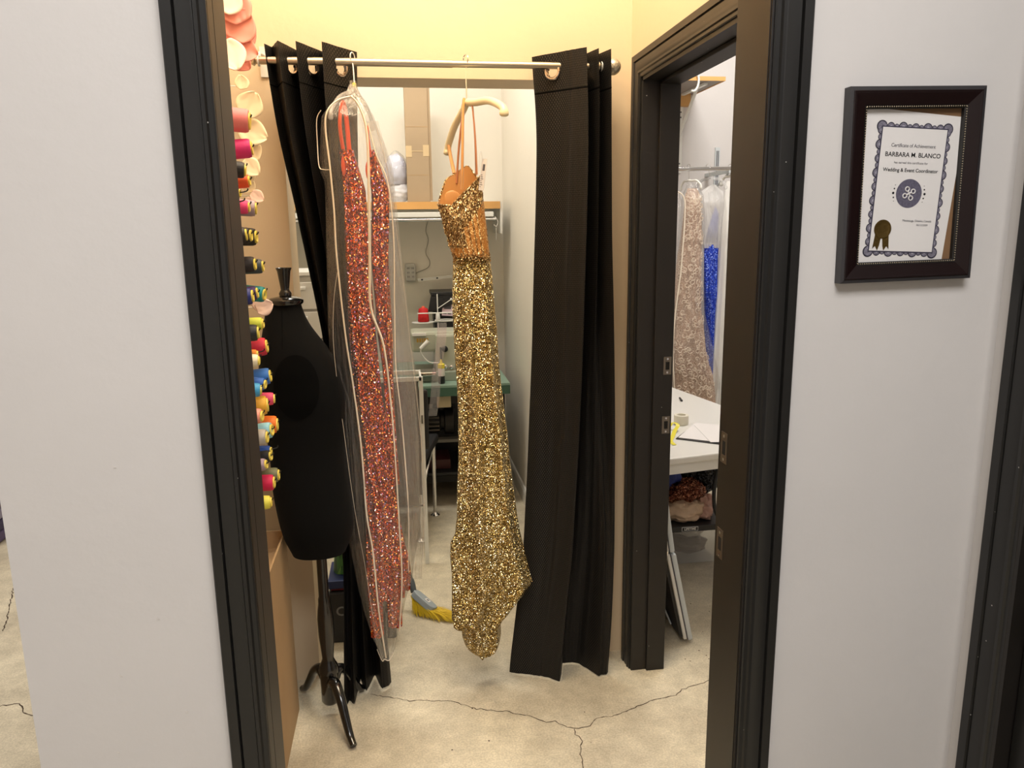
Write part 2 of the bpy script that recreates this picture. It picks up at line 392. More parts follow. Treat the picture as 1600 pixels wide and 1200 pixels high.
for i in range(46):
    x, y = rnd.choice([(rnd.uniform(-.3, 1.0), rnd.uniform(1.9, 3.0)), (rnd.uniform(1.0, 1.4), rnd.uniform(2.4, 3.2))]); r_ = rnd.uniform(.0015, .004)
    sp_.add([(x+r_*math.cos(a)*rnd.uniform(.5, 1.3), y+r_*math.sin(a)*rnd.uniform(.5, 1.3), .0007) for a in [k*math.pi/3 for k in range(6)]], [(0,1,2,3,4,5)])
build('floor_speck', sp_, CRACKM, fl, smooth=False)
structure('ceiling', MB().box(-4.2, 3.2, -2.6, 6.8, 3.6, 3.7), CEIL, smooth=False)
H = 3.6
DZ = 2.095
wf = structure('wall_front_left', MB().box(-.645, -.27, 1.262, 1.385, 0, H), WHITE, smooth=False)
structure('wall_front_header', MB().box(-.27, .63, 1.262, 1.385, DZ, H), WHITE, smooth=False)
structure('wall_front_right', MB().box(.63, 1.2, 1.262, 1.385, 0, H), WHITE, smooth=False)
structure('wall_shop_right', MB().box(1.096, 1.2, 1.145, 1.262, 0, H).box(1.096, 1.2, -2.6, .25, 0, H).box(1.096, 1.2, .25, 1.145, DZ, H), WHITE, smooth=False)
structure('wall_shop_back', MB().box(-4.2, 1.2, -2.7, -2.6, 0, H), WHITE, smooth=False)
structure('wall_shop_left', MB().box(-4.3, -4.2, -2.6, 6.8, 0, H), WHITE, smooth=False)
structure('wall_shop_far', MB().box(-4.2, -1.1, 6.7, 6.8, 0, H), WHITE, smooth=False)
structure('wall_left', MB().box(-.62, -.52, 1.385, 2.63, 0, H), CREAM, smooth=False)
structure('wall_right', MB().box(.80, .915, 1.385, 1.6, 0, H).box(.80, .915, 2.5, 2.80, 0, H).box(.80, .915, 1.6, 2.5, DZ, H), CREAM, smooth=False)
structure('wall_rear', MB().box(-.62, -.35, 2.63, 2.80, 0, H).box(.70, .80, 2.63, 2.80, 0, H).box(-.35, .70, 2.63, 2.80, 2.105, H), CREAM, smooth=False)
structure('wall_back_room_left', MB().box(-1.0, -.9, 2.8, 5.15, 0, H).box(-.9, -.62, 2.72, 2.80, 0, H), WARMW, smooth=False)
structure('wall_back_room_right', MB().box(.70, .93, 2.80, 4.75, 0, H).box(.70, .93, 4.75, 5.15, 0, H), WARMW, smooth=False)
structure('wall_back_room_far', MB().box(-1.0, .93, 5.15, 5.25, 0, H), WARMW, smooth=False)
structure('wall_side_room_far', MB().box(.93, 3.2, 4.65, 4.75, 0, H), WHITE, smooth=False)
structure('wall_side_room_right', MB().box(3.1, 3.2, 1.3, 4.65, 0, H), WHITE, smooth=False)
structure('wall_side_room_near', MB().box(1.2, 3.1, 1.3, 1.385, 0, H), WHITE, smooth=False)
def baseboard(name, x, y0, y1, sgn):
    mb = MB(); pr = [(0, 0), (.014, 0), (.014, .075), (.008, .095), (0, .1)]
    mb.add([(x+sgn*a, y0, b) for a, b in pr]+[(x+sgn*a, y1, b) for a, b in pr], [(i, (i+1) % 5, 5+(i+1) % 5, 5+i) for i in range(5)]+[(4,3,2,1,0), (5,6,7,8,9)])
    return structure(name, mb, WPLAS, smooth=False)
baseboard('baseboard_back_room', .70, 2.81, 5.15, -1)

# door frames ------------------------------------------------------
PROF = [(0, 0), (0, .007), (.003, .009), (.010, .009), (.013, .013), (.019, .013), (.021, .009), (.024, .010), (.034, .0125), (.046, .0125), (.048, .009), (.050, .016), (.066, .017), (.068, .015), (.068, 0)]
def casing(a0, a1, zt, P, prof=PROF, width=1.0):
    mb = MB(); n = len(prof); vs = []
    for ring in range(4):
        for w_, d in prof:
            w_ *= width
            if ring == 0: q = (a0-w_, 0.0)
            elif ring == 1: q = (a0-w_, zt+w_)
            elif ring == 2: q = (a1+w_, zt+w_)
            else: q = (a1+w_, 0.0)
            vs.append(P(q[0], q[1], d))
    fs = []
    for r_ in range(3):
        for i in range(n-1): fs.append((r_*n+i, r_*n+i+1, (r_+1)*n+i+1, (r_+1)*n+i))
    return mb.add(vs, fs+[tuple(range(n)), tuple(3*n+i for i in range(n))])
def strike(parent, c, n_axis, u_axis, h=.062, wd=.028):
    """steel strike plate let into a jamb: plate + hole + screws"""
    c = Vector(c); nA = Vector(n_axis); u = Vector(u_axis); z = Vector((0, 0, 1))
    def rect(mb, cx, cz, a, b, t0, t1):
        vs = []
        for t in (t0, t1):
            for sa, sb in ((-1,-1),(1,-1),(1,1),(-1,1)): vs.append(c+u*(cx+sa*a)+z*(cz+sb*b)+nA*t)
        mb.add(vs, [(0,3,2,1),(4,5,6,7),(0,1,5,4),(1,2,6,5),(2,3,7,6),(3,0,4,7)])
    pl_ = MB(); rect(pl_, 0, 0, wd/2, h/2, 0, .0012)
    o = build('strike_plate', pl_, STEEL, parent, smooth=False); o['label'] = 'worn steel strike plate'
    ho = MB(); rect(ho, 0, 0, wd*.24, h*.22, .0011, .0016); build('latch_hole', ho, HOLE, o, smooth=False)
    sc_ = MB()
    for s_ in (-1, 1): sc_.disc(c+z*(s_*h*.38)+nA*.0017, .0035, u, z, 10)
    build('screw', sc_, CHROME, o, smooth=False)
def frame(name):
    o = bpy.data.objects.new(name, None); COL.objects.link(o); o['kind'] = 'structure'; return o
d1 = frame('door_1'); d1.location = (.18, 1.32, 0)
build('casing', casing(-.264, .622, DZ-.005, lambda a, z, d: (a, 1.262-d, z), width=.94), BLACKP, d1, sharp=25)
build('casing', casing(-.268, .626, DZ-.005, lambda a, z, d: (a, 1.385+d, z), width=.94), BLACKP, d1, sharp=25)
j = MB().box(-.272, -.264, 1.258, 1.388, 0, DZ).box(.618, .63, 1.258, 1.392, 0, DZ).box(-.27, .63, 1.258, 1.388, DZ-.009, DZ)
build('jamb', j, BLACKJ, d1, smooth=False)
st = MB().box(-.264, -.2635, 1.30, 1.345, 0, DZ-.009).box(.6165, .618, 1.262, 1.335, 0, DZ-.009)
build('door_stop', st, BLACKJ, d1, smooth=False)
for z in (1.195, .995): strike(d1, (.618, 1.366, z), (-1, 0, 0), (0, 1, 0))
d2 = frame('door_2'); d2.location = (.86, 2.05, 0)
build('casing', casing(1.6, 2.5, DZ-.0, lambda a, z, d: (.80-d, a, z), width=1.1), BLACKP, d2, sharp=25)
j = MB().box(.796, .92, 2.488, 2.5, 0, DZ).box(.796, .92, 1.6, 1.612, 0, DZ).box(.796, .92, 1.6, 2.5, DZ-.012, DZ)
build('jamb', j, BLACKJ, d2, smooth=False)
build('door_stop', MB().box(.852, .92, 2.476, 2.488, 0, DZ-.012).box(.852, .92, 1.612, 1.624, 0, DZ-.012).box(.852, .92, 1.612, 2.488, DZ-.024, DZ-.012), BLACKJ, d2, smooth=False, bevel=.002)
for z in (1.155, .945): strike(d2, (.90, 2.476, z), (0, -1, 0), (1, 0, 0))
build('far_casing', casing(1.6, 2.5, DZ, lambda a, z, d: (.915+d, a, z)), BLACKP, d2, sharp=25)
d3 = frame('door_3'); d3.location = (1.12, .7, 0)
build('casing', casing(.25, 1.145, DZ, lambda a, z, d: (1.096-d, a, z), width=1.15), BLACKP, d3, sharp=25)
build('jamb', MB().box(1.085, 1.2, 1.137, 1.145, 0, DZ).box(1.085, 1.2, .25, .258, 0, DZ).box(1.085, 1.2, .25, 1.145, DZ-.008, DZ), BLACKJ, d3, smooth=False)
build('door_leaf', MB().box(1.115, 1.155, .26, 1.134, .008, DZ-.01), BLACKP, d3, smooth=False, bevel=.002)
lk = MB().lathe([(.022, 0), (.022, .005), (.010, .010), (.009, .028), (.018, .032), (.020, .040), (.016, .048), (.006, .050)], (0,0,0), 20, Matrix.Translation((1.115, 1.075, .985)) @ Matrix.Rotation(R(-90), 4, 'Y'))
build('door_knob', lk, LACQ, d3)
# wall scuffs of the left front wall
nick = MB()
for x, z in ((-.43, .98), (-.50, .88), (-.40, .80), (-.47, 1.25), (-.52, .735)):
    nick.add([(x, 1.2615, z), (x+.006, 1.2605, z+.001), (x+.001, 1.2605, z+.006)], [(0,1,2)])
build('paint_chip', nick, PAPER, wf, smooth=False)

# ------------------------------------------------------------------ curtain rod, curtains
rod = thing('curtain_rod', (.13, 2.52, 2.115), 'brushed nickel curtain rod across the opening with crackled glass ball ends', 'curtain rod')
build('pole', MB().tube([(-.40, 2.52, 2.128), (.66, 2.52, 2.128)], .0105, 16), NICKEL, rod)
build('pole_sleeve', MB().tube([(-.385, 2.52, 2.128), (.19, 2.52, 2.128)], .0118, 16), NICKEL, rod)
Mx = Matrix.Rotation(R(90), 4, 'Y')
build('finial', MB().ball((.705, 2.52, 2.128), .026, n=14), CRACKLE, rod)
build('finial_collar', MB().lathe([(.008, 0), (.015, .002), (.015, .008), (.009, .012), (.009, .03)], (.652, 2.52, 2.128), 20, Mx), NICKEL, rod)
build('finial_collar', MB().lathe([(.010, 0), (.015, .002), (.010, .008), (.017, .02), (.010, .026), (.010, .04)], (-.425, 2.52, 2.128), 20, Mx), NICKEL, rod)
build('finial', MB().ball((-.445, 2.52, 2.128), .022, n=8), CHROME, rod)
for x in (-.392, .668):
    b_ = MB().box(x-.012, x+.012, 2.624, 2.63, 2.10, 2.19).tube([(x, 2.626, 2.165), (x, 2.55, 2.155), (x, 2.522, 2.138)], .005, 8).tube([(x, 2.52+.0155*math.cos(a), 2.128+.0155*math.sin(a)) for a in [k*math.pi/8 for k in range(16)]], .003, 6, closed=True)
    build('bracket', b_, WIRE, rod)

CL = [(2.186,-.372,-.101),(2.034,-.36,-.109),(1.9,-.345,-.114),(1.744,-.317,-.118),(1.605,-.296,-.119),(1.462,-.275,-.12),(1.336,-.256,-.121),(1.24,-.244,-.119),(.899,-.232,-.115),(.55,-.226,-.108),(.183,-.243,-.096),(.0,-.25,-.088)]
CRT = [(2.175,.452,.680),(2.058,.462,.684),(1.94,.468,.686),(1.739,.464,.69),(1.317,.447,.704),(.866,.426,.717),(.508,.404,.722),(.259,.374,.716),(.132,.358,.711),(.0,.343,.704)]
def curtain(name, label, tab, top, bot, ztop, zbotf, holes, part_side, depthf=None):
    root = thing(name, ((tab[0][1]+tab[0][2])/2, 2.53, 0), label, 'curtain')
    def path(pts, u):
        n = len(pts)-1; k = min(int(u*n), n-1); t = u*n-k
        t = t*t*(3-2*t)*.55+t*.45
        return (pts[k][0]*(1-t)+pts[k+1][0]*t, pts[k][1]*(1-t)+pts[k+1][1]*t)
    def P(u, v):
        zb = zbotf(u); z = ztop*(1-v)+zb*v
        a = path(top, u); b = path(bot, u); s_ = v*v*(3-2*v)
        t = a[0]*(1-s_)+b[0]*s_; Y = a[1]*(1-s_)+b[1]*s_
        xl, xr = interps(tab, z, .08)
        x = xl+(xr-xl)*t
        k = min(1, v*3)
        x += .004*k*nz(u*9, z*1.3, 3); Y += .010*k*nz(u*11, z*1.5, 7)+.004*nz(u*30, z*3, 1)
        if depthf: Y += depthf(t, z)
        return (x, Y, z)
    L = sum(math.dist(path(top, i/400), path(top, (i+1)/400)) for i in range(400))*.3+.9
    def keep(c, u, v):
        return not any((c-Vector(h[0])).length < .0195 for h in holes)
    mb = MB().grid(260, 300, P, keep=keep, uvf=lambda u, v: (u*L, (1-v)*ztop))
    build('fabric', mb, CURT, root, sharp=180)
    hm = MB().grid(260, 2, lambda u, v: Vector(P(u, .052+v*.0022))+Vector((0, -.0012, 0)))
    build('top_hem_seam', hm, FORMD, root, sharp=180)
    for c, nrm in holes:
        c = Vector(c); nrm = Vector(nrm).normalized(); a = Vector((0, 0, 1)); u = nrm.cross(a).normalized()
        g = MB()
        for off in (-.003, .003):
            g.tube([c+nrm*off+u*math.cos(t)*.0215+a*math.sin(t)*.0215 for t in [k*math.pi/16 for k in range(32)]], .0042, 8, closed=True)
        build('grommet', g, GROM, root)
    return root
nL = (.70, -.70, 0)
topL = [(0,2.49),(.045,2.555),(.10,2.475),(.215,2.60),(.205,2.60),(.36,2.455),(.59,2.60),(.575,2.60),(.64,2.455),(1.0,2.60)]
topL = [(0,2.50),(.06,2.545),(.17,2.46),(.34,2.60),(.36,2.46),(.62,2.60),(.64,2.46),(1.0,2.59)]
botL = [(0,2.43),(.10,2.47),(.22,2.43),(.30,2.58),(.45,2.50),(.62,2.60),(.80,2.50),(1.0,2.54)]
wl = .271
def pt(tab_x0, w_, t, y): return (tab_x0+w_*t, y, 2.112)
holesL = [(pt(-.370, wl, .262, 2.53), nL), (pt(-.370, wl, .49, 2.53), nL), (pt(-.370, wl, .80, 2.53), (.62, -.78, 0))]
curtain('curtain', 'black textured grommet curtain on the left, falling behind the dress form', CL, topL, botL, 2.172,
        lambda u: .012 if u > .25 else .002, holesL, 1)
topR = [(0,2.59),(.42,2.49),(.64,2.44),(.66,2.585),(.82,2.45),(.84,2.58),(1.0,2.455)]
botR = [(0,2.545),(.30,2.50),(.48,2.455),(.58,2.57),(.74,2.56),(.90,2.46),(1.0,2.48)]
holesR = [((.510, 2.528, 2.112), (-.52, -.85, 0)), ((.600, 2.52, 2.112), (.95, -.3, 0))]
curtain('curtain', 'black textured grommet curtain on the right, beside the door with the white table', CRT, topR, botR, 2.168,
        lambda u: .006, holesR, -1)

# ------------------------------------------------------------------ gold dress on ivory hanger
def hanger(name, label, hook_top, neck, near, far, m, group=None, r=.0105, hookr=.0018, hm=CHROME, drop=.02):
    hook_top, neck, near, far = map(Vector, (hook_top, neck, near, far))
    o = thing(name, neck, label, 'hanger', group)
    d = (near-far); d.z = 0; d.normalize()
    hk = [neck, neck+Vector((0, 0, .04)), Vector((hook_top.x, hook_top.y, hook_top.z-.02))+d*.012]
    c = hook_top-Vector((0, 0, .014))
    hk = [neck, neck.lerp(c, .7)]+[c+d*math.cos(a)*.0145+Vector((0, 0, 1))*math.sin(a)*.0145 for a in [R(-60)+k*R(26) for k in range(10)]]
    build('hook', MB().tube(smooth_pts(hk, 5), hookr, 8), hm, o)
    arm = MB(); lift = Vector((0, 0, .012))
    for e in (near, far):
        p = [neck, neck.lerp(e, .25)+lift*.4, neck.lerp(e, .6)+lift*1.4, neck.lerp(e, .88)+lift*.9, e, e-Vector((0, 0, drop))]
        arm.tube(smooth_pts(p, 6), [r*.75]+[r]*24+[r*1.1, r*1.2, r*1.25, r*1.2, r*1.0, r*.55], 14)
    build('arms', arm, m, o)
    return o
hanger('clothes_hanger', 'ivory padded clothes hanger holding the gold dress from the rod', (.232, 2.52, 2.155), (.231, 2.50, 2.012), (.322, 2.32, 1.965), (.176, 2.63, 1.885), IVORY, r=.0115)
GT = [(1.70,.131,.27),(1.64,.145,.279),(1.579,.16,.288),(1.538,.175,.294),(1.456,.171,.303),(1.372,.168,.308),(1.286,.17,.315),(1.2,.172,.318),(1.113,.176,.325),(1.024,.178,.335),(.934,.176,.345),(.843,.174,.352),(.751,.167,.362),(.657,.164,.373),(.586,.156,.383),(.55,.139,.39),(.502,.136,.401),(.429,.14,.416),(.387,.139,.428),(.344,.138,.399),(.296,.136,.359),(.262,.135,.329),(.245,.160,.315),(.234,.169,.31),(.196,.17,.311),(.165,.178,.306),(.150,.186,.300),(.140,.198,.288),(.135,.212,.272)]
gd = thing('gold_dress', (.24, 2.5, .12), 'long gold sequinned gown hanging from the rod by thin caramel straps', 'dress')
def dress_pt(u, z, dep=.05, inset=0, fold=1.0):
    xl, xr = interp(GT, z); cx = (xl+xr)/2; hw = (xr-xl)/2-inset
    a = 2*math.pi*u
    x = cx-hw*math.cos(a)*(1.0)
    s_ = math.sin(a)            # u in 0..0.5 front (towards camera)
    f = min(1, max(0, (1.53-z)/.45))*fold*min(1, .35+max(0, z-.14)*4)
    rip = .020*math.sin((x-cx)/hw*6.5+z*.9)*f+.011*math.sin((x-cx)/hw*13+1.3+z*1.7)*f
    rip += .018*nz((x-cx)*22, z*1.3, 5)*f
    Y = 2.5-(dep-inset)*s_*(1 if abs(s_) > 0 else 1)+rip*abs(s_)
    return x, Y
def bottom_z(u):
    return .135
def gskirt(u, v):
    z = 1.545*(1-v)+.135*v
    x, Y = dress_pt(u, z, .045+.02*v)
    return (x, Y, z)
build('skirt', MB().grid(140, 220, gskirt, closed=True), GOLD, gd, sharp=180)
build('hem_pleat', MB().grid(30, 40, lambda u, v: (.139+.026*max(0, 1-v/.16)**1.5*(1-u)+.075*u-.01*v*u, 2.455-.012*math.sin(u*5)+.02*u, .60-.345*v-.015*math.sin(u*3)*v), ), GOLD, gd, sharp=180, solid=.003)
def rim(u):      # height of the neckline around the bust: front sweeps up to the right, back stands higher
    a = 2*math.pi*u; t = (1-math.cos(a))/2   # 0 left .. 1 right
    if math.sin(a) >= 0:
        return 1.700-.006*math.sin(t*3.1)+(.09*max(0, (t-.30)/.70)**.85)
    return 1.700+.085*t+.062*min(1, math.sin(math.pi*min(1, t*1.05))*1.5)
def gbod(u, v, inset=0, dep=.052):
    zt = rim(u); z = zt*(1-v)+1.535*v
    zz = 1.70-(1.70-1.535)*v
    x, Y = dress_pt(u, zz, dep, inset, 0)
    a = 2*math.pi*u; t = (1-math.cos(a))/2
    Y -= .014*math.exp(-((t-.28)/.16)**2-((v-.25)/.25)**2)*(1 if math.sin(a) > 0 else 0)
    return (x, Y, z)
def inpanel(c, u, v, want):     # the beaded cups and the corset panel below share one surface
    t = (1-math.cos(2*math.pi*u))/2
    cor = math.sin(2*math.pi*u) > 0 and ((t > .42 and v > .28+.9*(1-t)*.4) or v > .78)
    return cor == want
build('beaded_bust', MB().grid(120, 50, gbod, closed=True, keep=lambda c, u, v: inpanel(c, u, v, False)), GOLDB, gd, sharp=180)
build('corset_panel', MB().grid(120, 50, gbod, closed=True, keep=lambda c, u, v: inpanel(c, u, v, True)), GOLDC, gd, sharp=180)
build('lining', MB().grid(80, 20, lambda u, v: gbod(u, v, .003, .050), closed=True), CARAMEL, gd, sharp=180)
build('bust_cup', MB().ball((.180, 2.535, 1.708), .034, .95, .16, 1.15, 12), CARAMEL, gd)
build('neckline_piping', MB().tube([Vector(gbod(k/60, 0))+Vector((0, 0, .001)) for k in range(60)], .0028, 6, closed=True), GOLDB, gd)
bead = MB()
rb = random.Random(5)
for i in range(420):
    u = rb.uniform(.01, .5); v = rb.random()**.9*.95
    if inpanel(None, u, v, True) and rb.random() < .9: continue
    p = Vector(gbod(u, v)); l = rb.uniform(.003, .0055)
    q = p+Vector((rb.uniform(-.002, .002), -.003, -l*1.6))
    bead.tube([p+Vector((0, -.001, 0)), q], .0014, 5)
build('drop_beads', bead, GOLDB, gd)['kind'] = 'stuff'
for k in range(5):
    t = .30+.12*k; u = math.acos(1-2*t)/(2*math.pi)
    build('corset_bone', MB().tube([Vector(gbod(u, .35+.62*j_/8))+Vector((0, -.0012, 0)) for j_ in range(9)], .0022, 6), GOLDB, gd)
wb = MB()
for i in range(160):
    u = rb.uniform(0, .5); z = 1.535+rb.gauss(0, .008); x, Y = dress_pt(u, z, .05, 0, 0); wb.ball((x, Y-.001, z), rb.uniform(.002, .0034), n=4)
build('waist_beading', wb, GOLDB, gd)['kind'] = 'stuff'
def strap(pts, w_=.004): return MB().tube(smooth_pts(pts, 6), w_, 8, flat=.75)
build('strap', strap([(.205,2.447,1.745),(.209,2.45,1.85),(.216,2.48,1.97),(.222,2.50,2.02),(.226,2.515,2.0)], .0062), CARAMEL, gd)
build('strap', strap([(.196,2.547,1.77),(.206,2.54,1.88),(.220,2.515,1.99),(.224,2.50,2.018)], .0048), CARAMELD, gd)
build('strap', strap([(.253,2.447,1.79),(.250,2.45,1.90),(.244,2.465,1.998),(.240,2.49,2.0)], .0035), CARAMELD, gd)
build('strap', strap([(.259,2.54,1.79),(.254,2.50,1.90),(.247,2.475,1.995)], .003), CARAMELD, gd)
build('strap', strap([(.189,2.55,1.80),(.182,2.60,1.86),(.178,2.62,1.905),(.184,2.635,1.87),(.192,2.56,1.80)], .0055), CARAMEL, gd)
tg = thing('price_tag', (.268, 2.46, 1.72), 'white hanging tag with small black print tied to the gold dress', 'tag')
TM = Matrix.Translation((.272, 2.455, 1.79)) @ Matrix.Rotation(R(8), 4, 'Y') @ Matrix.Rotation(R(-35), 4, 'Z')
build('card', MB().box(-.009, .009, -.0006, .0006, -.048, .048, TM), PAPER, tg, smooth=False)
pr = MB().box(-.003, .005, -.0010, -.0007, .012, .032, TM)
for k in range(7): pr.box(-.006, -.006+.003+.008*((k*37 % 10)/10), -.0010, -.0007, -.038+k*.006, -.036+k*.006, TM)
build('print', pr, INKG, tg, smooth=False)
build('tie_string', MB().tube(smooth_pts([(.258, 2.45, 1.80), (.266, 2.45, 1.86), (.272, 2.455, 1.835)], 5), .0006, 5), PAPER, tg)

# ------------------------------------------------------------------ orange gown in clear bag
OL = [(1.999,-.146,-.134),(1.979,-.156,-.138),(1.869,-.161,-.121),(1.739,-.158,-.09),(1.546,-.161,-.089),(1.348,-.162,-.083),(1.142,-.159,-.071),(.929,-.15,-.056),(.708,-.14,-.036),(.571,-.147,-.016),(.444,-.149,-.021),(.398,-.149,-.027),(.279,-.144,-.036)]
ORT = [(1.897,-.078,-.066),(1.832,-.081,-.047),(1.738,-.074,-.02),(1.546,-.083,-.031),(1.346,-.077,-.029),(1.14,-.063,-.034),(.926,-.06,-.031),(.794,-.057,-.026)]
BAG = [(2.048,-.123,-.104),(2.015,-.139,-.091),(1.988,-.184,-.071),(1.952,-.21,-.054),(1.869,-.219,-.026),(1.798,-.223,-.01),(1.766,-.211,-.007),(1.546,-.219,-.001),(1.348,-.227,.019),(1.142,-.227,.033),(.929,-.223,.042),(.708,-.211,.04),(.594,-.198,.023),(.48,-.185,.004),(.363,-.166,-.029),(.268,-.145,-.054),(.208,-.126,-.066),(.172,-.111,-.08)]
od = thing('orange_dress', (-.1, 2.43, .27), 'orange sequinned gown folded inside the clear garment bag', 'dress')
def fold_panel(tab, z0, z1, yc, dep, seed, top_taper=.0):
    def P(u, v):
        z = z0*(1-v)+z1*v; xl, xr = interp(tab, z); cx = (xl+xr)/2; hw = (xr-xl)/2
        a = 2*math.pi*u; x = cx-hw*math.cos(a); s_ = math.sin(a)
        Y = yc-dep*s_+abs(s_)*(.008*math.sin((x-cx)*230+z*3+seed)+.007*nz(x*40, z*4, seed))
        return (x+.003*nz(z*5, u*3, seed), Y, z)
    return MB().grid(60, 160, P, closed=True)
build('sequin_panel', fold_panel(OL, 1.86, .40, 2.425, .022, 1), ORANGE, od, sharp=180)
build('sequin_panel', fold_panel(ORT, 1.86, .80, 2.44, .02, 4), ORANGE, od, sharp=180)
build('gathered_train', MB().grid(60, 40, lambda u, v: (-.048+(.030+.010*math.sin(v*3.1))*-math.cos(u*6.283)+.01*v, 2.415-.028*math.sin(u*6.283)*math.sin(.25+v*2.6)+.004*math.sin(u*60), .60-.17*v), closed=True), ORANGE, od, sharp=180)
for x0, x1, zb in ((-.148, -.100, .268), (-.088, -.036, .30)):
    build('train_end', MB().grid(40, 24, lambda u, v: ((x0+x1)/2-(x1-x0)/2*math.cos(u*6.283)*(1-.08*v), 2.42-.018*math.sin(u*6.283)+.003*math.sin(u*50+v*2), .40-(.40-zb)*v), closed=True), ORANGE, od, sharp=180)
build('strap', strap([(-.150,2.41,1.86),(-.155,2.40,1.93),(-.146,2.42,1.995),(-.138,2.44,1.96),(-.134,2.44,1.86)], .0075), ORPL, od)
build('strap', strap([(-.07,2.43,1.84),(-.076,2.43,1.89),(-.078,2.44,1.93)], .006), ORPL, od)
for c_ in ((-.150, 2.405, 1.815), (-.080, 2.42, 1.80)): build('strap_pad', MB().ball(c_, .010, .78, .5, 2.8, 8), ORPL, od)
hanger('clothes_hanger', 'white hanger with a yellow size tip inside the clear garment bag', (-.114, 2.52, 2.155), (-.110, 2.47, 2.045), (-.175, 2.34, 1.955), (-.065, 2.58, 1.955), BINCLEAR, r=.006, hm=WIRE)
build('size_tip', MB().lathe([(.003, 0), (.0065, .002), (.0065, .013), (.003, .016)], (-.111, 2.475, 2.045), 12), YEL, COL.objects['clothes_hanger.001'])
gb = thing('garment_bag', (-.1, 2.43, .17), 'clear plastic garment bag with cream zip tape hanging full length from the rod', 'garment bag')
def bagP(u, v, tab=BAG, z0=2.048, z1=.172, yc=2.435, dep=.085, seed=0, amp=1):
    z = z0*(1-v)+z1*v; xl, xr = interp(tab, z); cx = (xl+xr)/2; hw = (xr-xl)/2
    a = 2*math.pi*u; d = dep*min(1, (z0-z)*9+.12)*min(1, (z-z1)*3.5+.15)
    x = cx-hw*math.cos(a); Y = yc-d*math.sin(a)
    w_ = nz(u*9+seed, z*1.6, seed)*.013+nz(u*24, z*3.5, seed+4)*.006+nz(u*40, z*14, seed+9)*.0025
    return (x+w_*.5*math.sin(a)*amp, Y+w_*abs(math.sin(a))*1.3*amp, z)
build('front_film', MB().grid(120, 260, bagP, closed=True), PLASTIC, gb, sharp=180)
BACKT = [(1.95,-.08,-.045),(1.8,-.06,-.005),(1.6,-.05,.006),(1.348,-.04,.024),(1.142,-.03,.042),(.929,-.02,.054),(.708,-.01,.056),(.594,.0,.048),(.48,.002,.036)]
build('side_gusset', MB().grid(40, 160, lambda u, v: bagP(u, v, BACKT, 1.95, .44, 2.47, .02, 3, .5), closed=True), PLASTIC, gb, sharp=180)
def tape(pts, r_=.0028, flat=.6): return MB().tube(smooth_pts(pts, 7), r_, 6, flat=flat)
YF = 2.352
TA = [(-.118,YF,2.003),(-.097,YF,1.979),(-.078,YF,1.917),(-.076,YF,1.809),(-.085,YF,1.547),(-.089,YF,1.393),(-.056,YF,1.273),(-.041,YF,1.069),(-.036,YF,.9),(-.033,YF,.683),(-.032,YF,.503),(-.048,YF+.03,.30)]
TB = [(-.112,YF+.02,2.005),(-.151,YF+.01,1.994),(-.183,YF,1.964),(-.193,YF,1.916),(-.187,YF,1.809),(-.182,YF,1.68),(-.182,YF,1.549),(-.170,YF,1.317),(-.155,YF,1.156),(-.14,YF,.948),(-.135,YF,.734),(-.121,YF,.601),(-.112,YF,.396),(-.098,YF+.04,.20)]
zt_ = MB().tube(smooth_pts(TA, 7), [.0048+.0040*math.exp(-((i/77-.35)/.2)**2) for i in range(78)], 8, flat=.5)
build('zip_tape', zt_, TAPE, gb)
build('front_seam', tape(TB, .0044), TAPE, gb)
build('side_seam', tape([(-.184,YF+.01,1.50),(-.20,YF,1.40),(-.206,YF,1.25),(-.190,YF,1.0),(-.172,YF+.01,.75),(-.15,YF+.02,.55),(-.135,YF+.04,.36)], .0010), TAPE, gb)
build('side_seam', tape([(-.205,YF+.02,1.965),(-.219,YF+.03,1.94),(-.222,YF+.04,1.87),(-.220,YF+.03,1.81),(-.206,YF+.02,1.80),(-.19,YF,1.798)], .0018), TAPE, gb)
build('back_seam', tape([(-.072,2.37,1.93),(-.052,2.37,1.84),(-.022,2.37,1.76),(-.012,2.37,1.60),(-.018,2.37,1.40),(-.022,2.37,1.20),(-.012,2.37,1.05),(-.004,2.37,.85),(-.002,2.38,.70),(-.01,2.40,.50)], .0034), TAPE, gb)
build('back_seam', tape([(-.056,2.46,1.95),(-.022,2.47,1.80),(.004,2.47,1.55),(.020,2.47,1.35),(.036,2.47,1.14),(.050,2.47,.93),(.052,2.47,.72),(.040,2.47,.50)], .0014), TAPE, gb)
build('gathered_neck', MB().grid(48, 24, lambda u, v: (-.113+(.008+.024*v*v)*math.cos(u*6.283)*(1+.25*math.sin(u*44)), 2.45-(.008+.03*v*v)*math.sin(u*6.283)*(1+.25*math.sin(u*44)), 2.062-.072*v), closed=True), PLASTIC, gb, sharp=180)
build('bottom_hem', tape([(-.128,2.425,.215),(-.112,2.42,.173),(-.104,2.42,.178),(-.088,2.42,.173),(-.068,2.425,.205)], .002), TAPE, gb)

